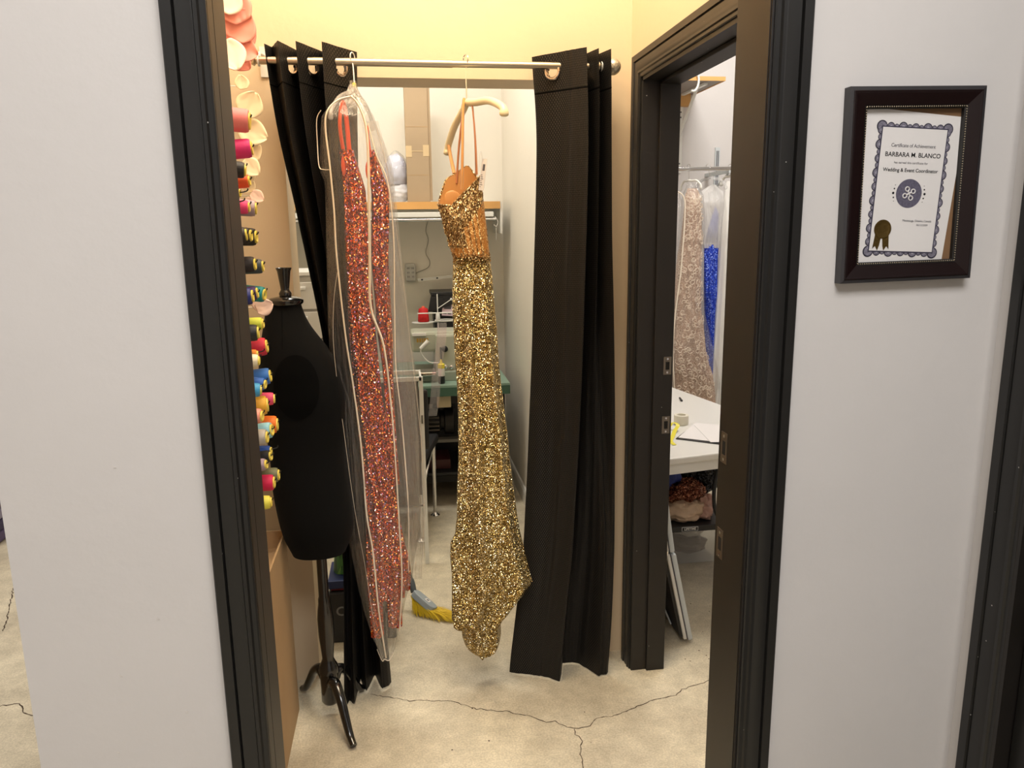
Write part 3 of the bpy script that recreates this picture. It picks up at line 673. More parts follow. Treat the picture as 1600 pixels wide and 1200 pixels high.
# ------------------------------------------------------------------ dress form
mf = thing('dress_form', (-.29, 2.40, 0), 'black dress form on a turned black wooden stand in front of the left curtain', 'dress form')
BD = [(1.404,-.402,-.304,.040),(1.385,-.406,-.297,.048),(1.33,-.418,-.276,.066),(1.275,-.430,-.232,.088),(1.20,-.440,-.196,.10),(1.12,-.440,-.178,.105),(1.02,-.432,-.186,.098),(.93,-.425,-.195,.095),(.82,-.425,-.186,.102),(.72,-.414,-.176,.105),(.66,-.402,-.182,.10),(.62,-.388,-.195,.09),(.602,-.372,-.218,.07)]
def bodyP(u, v):
    z = 1.405*(1-v)+.602*v; xl, xr, d = interps(BD, z); a = 2*math.pi*u
    c_, s_ = math.cos(a), math.sin(a); e = .82
    return ((xl+xr)/2-(xr-xl)/2*math.copysign(abs(c_)**e, c_), 2.40-d*math.copysign(abs(s_)**e, s_), z)
mb = MB().grid(64, 90, bodyP, closed=True); mb.f.append(tuple(range(64))); mb.f.append(tuple(89*64+k for k in range(64))[::-1])
build('torso', mb, FORM, mf, sharp=60)
ap = MB().grid(40, 14, lambda u, v: (-.318+.068*math.cos(u*6.283)*v*.98, 2.3-.004*(1-v*v)+.012*abs(math.cos(u*6.283)*v)**2, 1.165+.098*math.sin(u*6.283)*v), closed=True)
for i_, p in enumerate(ap.v):
    z = min(1.4, p.z); xl, xr, d = interp(BD, z); t = (p.x-(xl+xr)/2)/((xr-xl)/2); p.y = 2.40-d*max(0, 1-abs(t)**2.4)**.42-.002
build('armhole_plate', ap, FORMD, mf, sharp=60)
build('centre_seam', MB().tube([(-.352, 2.40-interp(BD, 1.39-.0135*k)[2]*.985-.0012, 1.39-.0135*k) for k in range(9)], .0008, 5), FORMD, mf)
build('neck_plate', MB().lathe([(.030, 0), (.048, .003), (.053, .009), (.053, .017), (.046, .023), (.026, .027), (.014, .03)], (-.345, 2.40, 1.402), 36), LACQ, mf)
build('neck_finial', MB().lathe([(.013, 0), (.018, .004), (.019, .011), (.015, .018), (.0125, .022), (.0135, .03), (.020, .078), (.0235, .086), (.0235, .088), (.016, .082)], (-.345, 2.40, 1.428), 30), LACQ, mf)
build('pole', MB().lathe([(.017, .60), (.017, .44), (.020, .43), (.020, .415), (.024, .39), (.027, .36), (.026, .30), (.021, .24), (.019, .215), (.024, .20), (.030, .19), (.034, .175), (.034, .165), (.028, .16), (.030, .15), (.030, .06), (.024, .05)], (-.29, 2.40, 0), 28), LACQ, mf)
def cab_leg(dx, dy):
    d = Vector((dx, dy, 0)).normalized(); c = Vector((-.29, 2.40, 0))
    L_ = math.hypot(dx, dy)
    p = [c+d*.022+Vector((0, 0, .13)), c+d*L_*.28+Vector((0, 0, .150)), c+d*L_*.50+Vector((0, 0, .125)), c+d*L_*.70+Vector((0, 0, .07)), c+d*L_*.86+Vector((0, 0, .03)), c+d*L_+Vector((0, 0, .013))]
    q = smooth_pts(p, 6)
    return MB().tube(q, [.020-.009*i/len(q) for i in range(len(q))], 12, flat=1.0)
for dx, dy in ((.085, -.195), (-.115, .155), (.10, .12)):
    build('leg', cab_leg(dx, dy), LACQ, mf)

# ------------------------------------------------------------------ cardboard box by the left wall
cb = thing('cardboard_box', (-.462, 2.06, 0), 'tall open brown cardboard box against the left wall below the thread rack', 'box')
build('carton', MB().box(-.519, -.404, 1.68, 2.45, 0, .60).box(-.519, -.404, 1.68, 1.686, .60, .66).box(-.410, -.404, 1.686, 2.45, .60, .66).box(-.519, -.410, 2.444, 2.45, .6, .66), CARD, cb, smooth=False)
build('handhole', MB().add([(-.4035, 2.06+.035*math.cos(a)*(.7 if k % 2 else 1), .30+.014*math.sin(a)) for k, a in enumerate([i*math.pi/6 for i in range(12)])], [tuple(range(12))]), MACHD, cb, smooth=False)

# ------------------------------------------------------------------ thread rack and spools
rk = thing('thread_rack', (-.49, 1.93, .88), 'pale board of black pegs on the left wall carrying thread spools', 'rack')
build('board', MB().box(-.52, -.505, 1.76, 2.12, .88, 2.02), CREAM, rk, smooth=False)
SP = [(1.985,1.886,.0284,(222,128,130),'large dusty pink spool at the top of the thread rack'),
(1.985,1.818,.0233,(206,44,120),'magenta spool directly under the large dusty pink one'),
(1.879,1.765,.019,(24,24,30),'black spool with yellow core below the topmost magenta spool'),
(1.922,1.738,.0162,(232,96,44),'orange-red spool tucked under the topmost black one'),
(1.864,1.708,.0125,(150,130,124),'small taupe spool under the orange-red one near the top'),
(1.89,1.68,.0159,(236,70,130),'bright pink spool beside the pale lilac-grey one'),
(1.979,1.681,.02,(178,160,170),'pale lilac-grey spool at the outer end of the third row'),
(1.818,1.685,.0121,(230,190,40),'small golden yellow spool at the inner end of the third row'),
(1.828,1.614,.0185,(34,28,24),'nearest of the three black spools in one row'),
(1.89,1.614,.0191,(30,26,26),'middle of the three black spools in one row'),
(1.956,1.611,.0214,(26,24,26),'farthest of the three black spools in one row'),
(1.911,1.546,.0193,(34,28,30),'black spool next to the tangled dark grey one'),
(2.014,1.537,.0186,(66,74,80),'dark slate grey spool with tangled thread'),
(1.848,1.474,.0202,(30,40,110),'navy spool nearest the door beside the teal one'),
(1.911,1.475,.0176,(60,30,90),'dark purple spool between the navy and the teal'),
(2.02,1.47,.0204,(10,134,140),'teal spool level with the dress form neck plate'),
(1.956,1.398,.0164,(206,214,70),'chartreuse spool just under the pale petal by the dress form'),
(1.879,1.386,.0205,(24,24,24),'black spool with wide yellow core beside the chartreuse one'),
(1.985,1.335,.0233,(206,36,60),'crimson spool with a cream end halfway down the rack'),
(1.917,1.33,.0113,(236,140,40),'tiny amber spool touching the crimson one'),
(1.864,1.324,.0157,(232,220,190),'cream spool above the blue ones'),
(2.002,1.255,.0219,(44,110,190),'largest royal blue spool at the outer end of the blue row'),
(1.928,1.255,.0162,(40,96,180),'middle blue spool of the blue row'),
(1.858,1.253,.0172,(60,150,200),'light blue spool nearest the door in the blue row'),
(2.032,1.192,.0171,(226,70,110),'rose pink spool with a white end below the blue row'),
(1.928,1.196,.0247,(226,170,50),'big amber yellow spool below the blue row'),
(1.853,1.19,.0187,(226,150,130),'salmon spool beside the big amber one'),
(2.051,1.117,.0241,(240,120,24),'bright orange spool low on the rack'),
(1.973,1.119,.0215,(150,206,220),'pale sky blue spool beside the bright orange one'),
(1.895,1.124,.0207,(176,170,160),'light grey spool beside the pale sky blue one'),
(2.002,1.059,.0135,(30,80,170),'small cobalt spool under the bright orange one'),
(1.928,1.062,.0162,(24,24,28),'black spool with yellow end beside the small cobalt one'),
(1.858,1.062,.0156,(160,140,156),'mauve spool at the inner end of the cobalt row'),
(2.014,.987,.0203,(110,112,80),'olive spool near the bottom of the rack'),
(1.939,.991,.0212,(210,20,80),'hot magenta spool next to the olive one'),
(1.874,.961,.0173,(222,214,80),'lemon yellow spool, lowest on the rack')]
CORE = mat('yellow_spool_core', (228, 206, 92), .4)
for i, (Y, z, r_, c, lab) in enumerate(SP):
    build('peg', MB().tube(smooth_pts([(-.505, Y, z-.006), (-.42, Y, z-.002), (-.345, Y, z+.004), (-.334, Y, z+.012)], 4), .0016, 6), BLACKPL, rk)
    o = thing('thread_spool', (-.376, Y, z), lab, 'thread spool', 'thread spools on the rack')
    rr = random.Random(i)
    o.rotation_euler = (0, R(90+rr.uniform(-7, 7)), R(rr.uniform(-9, 9)))
    tm = mat('thread_%02d' % i, c, .6, bump=.5, bscale=160, bdist=.001)
    L_ = .075 if r_ > .014 else .05
    rc = r_*.42
    build('thread', MB().lathe([(r_*.5, -L_/2+.002), (r_*.96, -L_/2+.004), (r_, -L_/4), (r_*.98, L_/2-.010), (r_*.90, L_/2-.004), (r_*.66, L_/2-.003)], (0,0,0), 20), tm, o, local=True)
    build('core', MB().lathe([(rc, -L_/2), (rc, L_/2-.006), (r_*.70, L_/2-.004), (r_*.70, L_/2), (r_*.58, L_/2+.001), (r_*.30, L_/2-.002), (r_*.28, L_/2-.010)], (0,0,0), 16), CORE, o, local=True)

def petal(mb, c, r_, nrm, upv, cup=.35, seed=0):
    c = Vector(c); n_ = Vector(nrm).normalized(); u = Vector(upv).cross(n_).normalized(); v = n_.cross(u)
    def P(a, b):
        s_ = (a-.5)*2; t = b
        wd = r_*math.sin(math.pi*(t*.84+.13))**.8
        x = s_*wd; y = t*r_*1.9-r_*.6
        d = cup*r_*(s_*s_*.6)+cup*r_*(t*t)*.6+.05*r_*nz(s_*3, t*3, seed)-.12*r_*(abs(s_)**6)
        return c+u*x+v*y+n_*d
    mb.grid(14, 14, P)
ROSE = mat('coral_paper_petal', (244, 160, 146), .7)
ROSE2 = mat('pale_blush_petal', (246, 214, 198), .7)
WPET = mat('cream_petal', (246, 232, 196), .7)
ro = thing('paper_rose', (-.43, 2.28, 2.06), 'large coral and blush artificial rose on the left wall above the thread', 'flower')
for k, (x, z, r_, a) in enumerate([(-.400,2.20,.045,80),(-.405,2.155,.045,20),(-.400,2.11,.034,-60),(-.41,2.235,.04,120),(-.425,2.16,.05,150),(-.412,2.085,.028,-80),(-.405,2.14,.036,-10)]):
    mb = MB(); petal(mb, (x, 2.28+.006*k, z), r_, (.25, -1, .1), (math.cos(R(a+40)), 0, math.sin(R(a+40))), .4, k); build('petal', mb, ROSE, ro, solid=.0015)
for k, (x, z, r_, a) in enumerate([(-.43,2.10,.045,-70),(-.425,2.215,.04,60)]):
    mb = MB(); petal(mb, (x, 2.26, z), r_, (.3, -1, .2), (math.cos(R(a)), 0, math.sin(R(a))), .3, k+9); build('petal', mb, ROSE2, ro, solid=.0015)['label'] = 'pale blush outer petal'
build('wire_stem', MB().tube([(-.52, 2.30, 2.15), (-.42, 2.30, 2.16)], .003, 6), WIRE, ro)
for nm, pts, lab, m_ in (('paper_flower', [(-.37,1.985,.018,100),(-.362,1.93,.034,60),(-.366,1.875,.036,-20),(-.368,1.835,.028,-60)], 'cream artificial flower behind the topmost pink spool', WPET),
                     ('paper_flower', [(-.372,1.79,.026,-40),(-.378,1.77,.022,-90),(-.376,1.745,.02,-120)], 'cream artificial flower behind the magenta spool', WPET),
                     ('paper_flower', [(-.36,1.715,.018,-30),(-.372,1.70,.018,-100)], 'blush artificial flower below the orange-red spool', ROSE2),
                     ('paper_flower', [(-.366,1.425,.024,20),(-.372,1.43,.02,90)], 'blush artificial flower above the chartreuse spool', ROSE2)):
    o = thing(nm, (pts[0][0], 2.10, pts[-1][1]), lab, 'flower')
    for k, (x, z, r_, a) in enumerate(pts):
        mb = MB(); petal(mb, (x, 2.10+.006*k, z), r_, (.3, -1, .1), (math.cos(R(a)), 0, math.sin(R(a))), .28, k+20); build('petal', mb, m_, o, solid=.001)
    build('wire_stem', MB().tube([(-.505, 2.12, pts[0][1]), (pts[0][0], 2.12, pts[0][1])], .0015, 6), WIRE, o)

# ------------------------------------------------------------------ bin and bag behind the dress form
bn = thing('storage_tote', (-.20, 3.0, 0), 'black plastic tote lettered in grey, standing behind the dress form pole', 'tote')
build('tub', MB().box(-.33, -.07, 2.87, 3.09, 0, .215), BLACKPL, bn, smooth=False, bevel=.006)
text('lettering', 'Ce', .055, mat('grey_print', (120, 120, 122), .6), bn, (-.272, 2.869, .135), (1, 0, 0), (0, 0, 1), bold=.001)
rt = thing('red_folder', (-.19, 3.0, .2152), 'thin red folder lying on the black tote', 'folder')
build('cover', MB().box(-.32, -.08, 2.89, 3.08, .2165, .227), mat('red_cover', (120, 26, 30), .5), rt, smooth=False, bevel=.002)
bb = thing('blue_box', (-.19, 3.0, .2275), 'dark blue box stacked under the green package', 'box')
build('carton', MB().box(-.33, -.09, 2.88, 3.07, .2285, .262), mat('navy_card', (26, 40, 84), .5), bb, smooth=False, bevel=.002)
gp = thing('green_package', (-.2, 3.0, .263), 'green grass-printed package with blue rim behind the dress form pole', 'package')
build('body', MB().grid(40, 20, lambda u, v: (-.23+(.085-.01*v)*math.cos(u*6.283), 2.98+.06*math.sin(u*6.283), .264+.105*v+.003*math.sin(u*30)), closed=True), sequin('grass_print', [(0, (24, 66, 24)), (.5, (50, 104, 40)), (.85, (96, 140, 60))], 60, .1, .5, 0, (1, 1, .2)), gp)
build('rim', MB().tube([(-.23+.078*math.cos(a), 2.98+.055*math.sin(a), .375) for a in [k*math.pi/12 for k in range(24)]], .009, 8, closed=True), mat('blue_rim', (34, 60, 130), .4), gp)
build('cap', MB().box(-.30, -.18, 2.93, 3.03, .37, .385), CARD2, gp, smooth=False, bevel=.004)

# ------------------------------------------------------------------ broom
br = thing('broom', (.08, 3.02, 0), 'angled broom with grey head and yellow bristles resting on the concrete', 'broom')
BM = Matrix.Translation((.010, 3.08, .085)) @ Matrix.Rotation(R(-38), 4, 'Z') @ Matrix.Rotation(R(28), 4, 'Y') @ Matrix.Rotation(R(-20), 4, 'X')
hd = MB(); n_ = 28; vs = []
for zz in (-.014, .014):
    for k in range(n_):
        a = 2*math.pi*k/n_; vs.append(BM @ Vector((.055+.062*math.copysign(abs(math.cos(a))**.5, math.cos(a)), .026*math.copysign(abs(math.sin(a))**.7, math.sin(a)), zz)))
hd.add(vs, [tuple(range(n_))[::-1], tuple(range(n_, 2*n_))]+[(k, (k+1) % n_, n_+(k+1) % n_, n_+k) for k in range(n_)])
build('head', hd, GREYPL, br, bevel=.003)
build('label_square', MB().box(.055, .078, -.011, .011, .0142, .0150, BM), PAPER, br, smooth=False)
build('label_mark', MB().box(.061, .072, -.005, .005, .0150, .0154, BM), INKG, br, smooth=False)
hb = [BM @ Vector((-.005, 0, 0)), BM @ Vector((-.03, 0, .02)), BM @ Vector((-.05, 0, .035))]
build('socket', MB().tube(hb, [.013, .015, .014], 12), mat('dark_grey_socket', (80, 88, 92), .4), br)
build('handle', MB().tube([hb[-1], Vector((-.16, 3.28, .75)), Vector((-.20, 3.35, 1.3))], .011, 10), mat('broom_handle', (70, 80, 84), .4), br)
bs = MB(); rb = random.Random(8)
for i in range(1100):
    a = rb.uniform(-.004, .112); b_ = rb.uniform(-.02, .02)
    p = BM @ Vector((a, b_, -.012))
    sp_x = (a/.11)
    q = Vector((p.x+.015+.085*sp_x+rb.uniform(-.022, .022), p.y-.015-.035*sp_x+rb.uniform(-.03, .03), rb.uniform(.001, .016)))
    m_ = p.lerp(q, .55)+Vector((.008*sp_x, -.003, .010*sp_x))
    bs.tube([p, m_, q], [.0010, .0009, .0006], 4, cap=False)
build('bristles', bs, BRIST, br)['kind'] = 'stuff'

# ------------------------------------------------------------------ back room: shelf and what it carries
sh = thing('shelf', (.0, 4.95, 1.745), 'long wooden shelf high across the back room wall with a wood lip', 'shelf')
build('board', MB().box(-.9, .63, 4.77, 5.15, 1.755, 1.775), WPLAS, sh, smooth=False)
build('wood_lip', MB().box(-.9, .63, 4.75, 4.77, 1.748, 1.792), WOOD, sh, smooth=False, bevel=.001)
build('end_panel', MB().box(.63, .642, 4.76, 5.15, 1.60, 1.79), WPLAS, sh, smooth=False)
cr = thing('closet_rail', (0, 4.72, 1.69), 'white and chrome hanging rail fixed under the wooden shelf', 'rail')
build('rail', MB().box(-.9, .585, 4.72, 4.745, 1.70, 1.73), WIRE, cr, smooth=False, bevel=.003)
build('rod', MB().tube([(-.9, 4.735, 1.685), (.60, 4.735, 1.685)], .010, 12), CHROME, cr)
build('hook', MB().tube(smooth_pts([(.595, 4.735, 1.70), (.612, 4.73, 1.67), (.60, 4.73, 1.64), (.585, 4.73, 1.655)], 5), .003, 6).tube([(.60, 4.73, 1.64), (.60, 4.73, 1.56)], .001, 5), CHROME, cr)
ct = thing('cardboard_carton', (.14, 4.88, 1.78), 'tall narrow brown carton standing on the shelf, taped across its middle', 'box')
build('carton', MB().box(.070, .207, 4.79, 4.95, 1.793, 2.52), CARD2, ct, smooth=False, bevel=.002)
build('flap', MB().box(.2075, .222, 4.80, 4.804, 1.80, 2.46), CARD2, ct, smooth=False)
build('tape', MB().box(.069, .105, 4.788, 4.790, 2.055, 2.12).box(.172, .208, 4.788, 4.790, 2.06, 2.125).box(.105, .172, 4.7885, 4.79, 2.087, 2.091), CTAPE, ct, smooth=False)
build('fold_line', MB().box(.071, .206, 4.7892, 4.7899, 1.949, 1.952).box(.071, .206, 4.7892, 4.7899, 2.228, 2.231), CARD, ct, smooth=False)
pk = thing('wrapped_bundle', (.01, 4.87, 1.78), 'white and grey bundle in a clear plastic bag beside the tall carton', 'bundle')
def lump(c, rx, ry, rz, seed, amp=.15, n=36, flatz=None, f=3):
    def P(u, v):
        a = 2*math.pi*u; b = math.pi*v; d = Vector((math.sin(b)*math.cos(a), math.sin(b)*math.sin(a), math.cos(b)))
        k = 1+amp*nz(d.x*f+seed, d.y*f, d.z*f)+amp*.5*nz(d.x*f*2.7, d.y*f*2.7+seed, d.z*f*2.7)
        z = c[2]+d.z*rz*k
        if flatz is not None: z = max(z, flatz)
        return (c[0]+d.x*rx*k, c[1]+d.y*ry*k, z)
    return MB().grid(n, n, P, closed=True)
build('lower_roll', lump((.020, 4.87, 1.85), .070, .06, .062, 2, .12, flatz=1.794), mat('white_batting', (226, 226, 232), .6), pk, sharp=180)
build('upper_roll', lump((.006, 4.87, 1.965), .070, .06, .115, 5, .12, flatz=1.90), mat('lilac_grey_cloth', (204, 206, 224), .5), pk, sharp=180)
build('film', lump((.010, 4.87, 1.94), .078, .068, .155, 9, .12, flatz=1.793), PLASTIC, pk, sharp=180)
ol = thing('power_outlet', (.073, 5.14, 1.29), 'grey multi-socket outlet adapter on the back room wall', 'outlet')
build('housing', MB().box(.040, .108, 5.10, 5.15, 1.295, 1.41), mat('outlet_grey', (196, 194, 188), .4), ol, smooth=False, bevel=.008)
ho = MB()
for cx in (.06, .09):
    for cz in (1.325, 1.352, 1.380):
        ho.box(cx-.006, cx-.003, 5.098, 5.101, cz-.006, cz+.006).box(cx+.003, cx+.006, 5.098, 5.101, cz-.006, cz+.006)
build('sockets', ho, INKG, ol, smooth=False)
build('power_cord', MB().tube(smooth_pts([(.20, 5.145, 1.68), (.185, 5.145, 1.62), (.20, 5.145, 1.56), (.18, 5.145, 1.48), (.205, 5.145, 1.42), (.19, 5.143, 1.38), (.13, 5.14, 1.355), (.108, 5.12, 1.345)], 6), .0022, 6), mat('grey_cord', (150, 146, 134), .5), ol)
bar = thing('slotted_bar', (.24, 5.05, 1.29), 'white slotted metal bar jutting out at an angle above the black bin', 'bar')
BBM = Matrix.Translation((.24, 5.06, 1.315)) @ Matrix.Rotation(R(-5), 4, 'Y')
build('bar', MB().box(-.12, .15, -.01, .01, -.009, .009, BBM).box(.115, .15, -.01, .01, -.03, .045, BBM), WIRE, bar, smooth=False, bevel=.001)
build('slot', MB().box(-.10, -.088, -.0106, -.01, -.004, .004, BBM).box(0, .012, -.0106, -.01, -.004, .004, BBM).box(.11, .122, -.0106, -.01, -.004, .004, BBM), HOLE, bar, smooth=False)
dw = thing('drawer_tower', (-.49, 4.15, 0), 'white plastic drawer tower seen between the left curtain and the dress form', 'drawers')
build('carcass', MB().box(-.68, -.33, 4.0, 4.4, 0, 1.405), mat('drawer_shell', (188, 184, 176), .5), dw, smooth=False, bevel=.004)
build('top_edge', MB().box(-.69, -.32, 3.985, 4.41, 1.405, 1.425), WPLAS, dw, smooth=False, bevel=.003)
for k in range(8):
    z0 = 1.235-k*.15
    dd = build('drawer', MB().box(-.67, -.34, 3.985, 3.999, z0, z0+.138), mat('drawer_front_%d' % k, (206, 202, 194), .45), dw, smooth=False, bevel=.004)
    build('pull', MB().box(-.54, -.47, 3.975, 3.985, z0+.10, z0+.115), WPLAS, dd, smooth=False, bevel=.002)

# sewing table, machine and its attachments
tb = thing('sewing_table', (.28, 4.5, 0), 'green-topped industrial sewing table with motor and dark metal legs', 'table')
build('table_top', MB().box(-.27, .605, 4.25, 5.10, .745, .757), GREENT, tb, smooth=False)
build('table_edge', MB().box(-.27, .605, 4.246, 5.098, .695, .745), GREENE, tb, smooth=False)
build('leg_frame', MB().box(.54, .58, 4.30, 4.34, 0, .70).box(.54, .58, 4.70, 4.74, 0, .70).box(-.25, -.21, 4.30, 4.34, 0, .70).box(-.25, -.21, 4.70, 4.74, 0, .70).box(-.25, .58, 4.50, 4.54, .10, .14).box(.54, .58, 4.3, 4.74, .06, .10), MACHD, tb, smooth=False)
mo = build('motor', MB().lathe([(.05, -.14), (.075, -.13), (.075, .0), (.06, .01), (.06, .03), (.085, .035), (.088, .085), (.06, .10)], (.20, 4.48, .50), 28, Mx), MACHD, tb)
build('cooling_fin', MB().box(.07, .20, 4.395, 4.41, .53, .54).box(.07, .20, 4.392, 4.41, .505, .515).box(.07, .20, 4.395, 4.41, .48, .49).box(.07, .20, 4.40, 4.41, .455, .465), mat('motor_fin', (84, 80, 74), .4, .6), mo, smooth=False)
build('oil_pan', MB().box(.0, .46, 4.30, 4.62, .64, .694), MACHD, tb, smooth=False, bevel=.004)
build('data_plate', MB().box(.185, .265, 4.292, 4.30, .62, .70), mat('cream_plate', (196, 184, 150), .5), tb, smooth=False)
build('motor_foot', MB().box(.18, .40, 4.38, 4.44, .385, .405), mat('grey_foot', (110, 108, 102), .4, .4), tb, smooth=False, bevel=.003)
build('control_box', MB().box(.10, .16, 4.36, 4.42, .60, .64), mat('grey_bracket', (110, 108, 102), .4, .4), tb, smooth=False, bevel=.003)
build('shelf_pan', MB().box(-.24, .56, 4.33, 4.78, .20, .215), BLACKPL, tb, smooth=False)
build('rear_screen', MB().box(-.24, .56, 4.79, 4.80, .02, .69), BLACKPL, tb, smooth=False)
rd = build('red_tool_box', MB().box(.13, .26, 4.40, 4.62, .216, .275), mat('red_box', (60, 18, 18), .5), None, smooth=False, bevel=.004); tag(rd, 'small dark red box on the tray under the green sewing table', 'box')
sm = thing('sewing_machine', (.2, 4.5, .757), 'pale grey-green industrial overlock sewing machine on the green table', 'sewing machine')
build('arm', MB().box(.05, .40, 4.42, 4.62, .925, 1.045), MACH, sm, smooth=False, bevel=.018)
build('head', MB().box(.19, .40, 4.40, 4.64, .80, 1.03), MACH, sm, smooth=False, bevel=.015)
build('bed', MB().box(.06, .42, 4.38, 4.66, .757, .815), mat('machine_bed', (150, 158, 144), .35), sm, smooth=False, bevel=.006)
build('throat_plate', MB().box(.09, .19, 4.33, 4.45, .80, .822), CHROME, sm, smooth=False, bevel=.004)
build('lettering', MB().box(.085, .095, 4.4185, 4.42, .985, 1.008).box(.100, .110, 4.4185, 4.42, .985, 1.008).box(.115, .122, 4.4185, 4.42, .985, 1.008).box(.127, .137, 4.4185, 4.42, .985, 1.008).box(.142, .152, 4.4185, 4.42, .985, 1.008), mat('gold_letters', (200, 160, 70), .4, .5), sm, smooth=False)
build('dial', MB().lathe([(.018, 0), (.018, .010), (.013, .014)], (.245, 4.40, .945), 20, Matrix.Rotation(R(90), 4, 'X')), BLACKPL, sm)
kn = MB()
for k in range(4): kn.lathe([(.012, 0), (.012, .012), (.006, .016)], (.245+.035*k, 4.40, .84-.003*k), 14, Matrix.Rotation(R(90), 4, 'X'))
build('tension_knob', kn, CHROME, sm)
build('needle_bar', MB().tube([(.222, 4.395, .955), (.222, 4.395, .86)], .006, 8), MACHD, sm)
ld = MB().tube(smooth_pts([(.205, 4.39, .865), (.15, 4.38, .875), (.11, 4.37, .92), (.105, 4.37, .955)], 6), .0035, 8)
build('lamp_stalk', ld, WIRE, sm)
build('lamp_head', MB().tube([(.104, 4.37, .955), (.150, 4.37, .998)], [.010, .014], 12), WIRE, sm)
build('needle_guard_flap', MB().box(.06, .14, 4.40, 4.419, 1.025, 1.04), WPLAS, sm, smooth=False)
oil = thing('oil_bottle', (.215, 4.31, .757), 'small bottle with yellow cap and dark base on the green table', 'bottle')
build('bottle', MB().lathe([(.017, 0), (.019, .004), (.019, .062)], (.217, 4.315, .7575), 18), BLACKPL, oil)
build('label', MB().lathe([(.0193, .045), (.0195, .047), (.0195, .085), (.018, .09)], (.217, 4.315, .7575), 18), WPLAS, oil)
build('cap', MB().lathe([(.020, .09), (.020, .112), (.010, .118), (.006, .13), (.004, .14)], (.217, 4.315, .7575), 18), YEL, oil)
stn = thing('thread_stand', (.2, 4.66, .757), 'white wire thread stand behind the overlock machine', 'thread stand')
build('tray_ring', MB().tube([(.13+.062*math.cos(a), 4.70+.045*math.sin(a), 1.068) for a in [k*math.pi/16 for k in range(32)]], .004, 6, closed=True).tube([(.27+.062*math.cos(a), 4.70+.045*math.sin(a), 1.078) for a in [k*math.pi/16 for k in range(32)]], .004, 6, closed=True).tube([(.07, 4.70, 1.066), (.33, 4.70, 1.072)], .004, 6), WIRE, stn)
build('pole', MB().tube([(.225, 4.70, .757), (.225, 4.70, 1.24)], .0035, 8), WIRE, stn)
build('guide_arm', MB().tube([(.10, 4.655, 1.128), (.345, 4.655, 1.128)], .004, 6).tube([(.225, 4.70, 1.15), (.31, 4.70, 1.205)], .0025, 6).ball((.31, 4.70, 1.205), .008, n=6), WIRE, stn)
build('knob', MB().lathe([(.012, 0), (.014, .01), (.012, .035), (.006, .045)], (.225, 4.70, 1.08), 14), WIRE, stn)
co = thing('red_thread_cone', (.137, 4.66, 1.074), 'bright red cone of thread on the white wire stand', 'thread cone')
build('thread', MB().lathe([(.034, 0), (.035, .004), (.029, .075), (.022, .082), (.012, .084)], (.137, 4.70, 1.0735), 24), RED, co)
build('cone_tip', MB().lathe([(.012, .083), (.008, .093)], (.137, 4.70, 1.0735), 16), mat('orange_tip', (226, 90, 60), .5), co)
bk = thing('black_bin', (.27, 4.97, .757), 'black plastic bin with a pink and white label behind the sewing machine', 'bin')
def frustum(x0, x1, y0, y1, z0, z1, t):
    return MB().add([(x0+t, y0+t, z0), (x1-t, y0+t, z0), (x1-t, y1-t, z0), (x0+t, y1-t, z0), (x0, y0, z1), (x1, y0, z1), (x1, y1, z1), (x0, y1, z1)], [(0,3,2,1),(4,5,6,7),(0,1,5,4),(1,2,6,5),(2,3,7,6),(3,0,4,7)])
build('tub', frustum(.20, .48, 4.84, 5.08, .762, 1.215, .02), BLACKPL, bk, smooth=False, bevel=.005)
build('lid', MB().box(.192, .49, 4.825, 5.09, 1.217, 1.24).add([(.19,4.825,1.217),(.49,4.825,1.217),(.49,4.83,1.217),(.19,4.83,1.217),(.17,4.822,1.12),(.20,4.822,1.12),(.20,4.83,1.12),(.17,4.83,1.12)], [(0,1,5,4),(4,5,6,7)]), BLACKPL, bk, smooth=False, bevel=.004)
bs_ = build('stand', MB().box(.22, .46, 4.86, 5.06, .758, .7615), MACHD, bk, smooth=False)
LM = Matrix.Translation((.295, 4.832, 1.14)) @ Matrix.Rotation(R(5), 4, 'Y')
lb = build('label', MB().box(-.034, .034, -.0008, .0008, -.05, .05, LM), mat('pinkish_label', (220, 196, 206), .5), bk, smooth=False)
build('label_picture', MB().box(-.022, .022, -.0014, -.0009, -.008, .036, LM).box(-.026, -.004, -.0014, -.0009, -.04, -.034, LM).box(.002, .024, -.0014, -.0009, -.04, -.034, LM), INKG, lb, smooth=False)
pf = build('pink_tape_strip', MB().grid(8, 40, lambda u, v: (.20+.052*u-.055*v-.02*v*v+.004*math.sin(v*9), 4.24-.0+.02*(1-v), 1.115-.53*v)), PINKFILM, sharp=180)
tag(pf, 'sheer pinkish film strip hanging over the front of the green sewing table', 'strip')

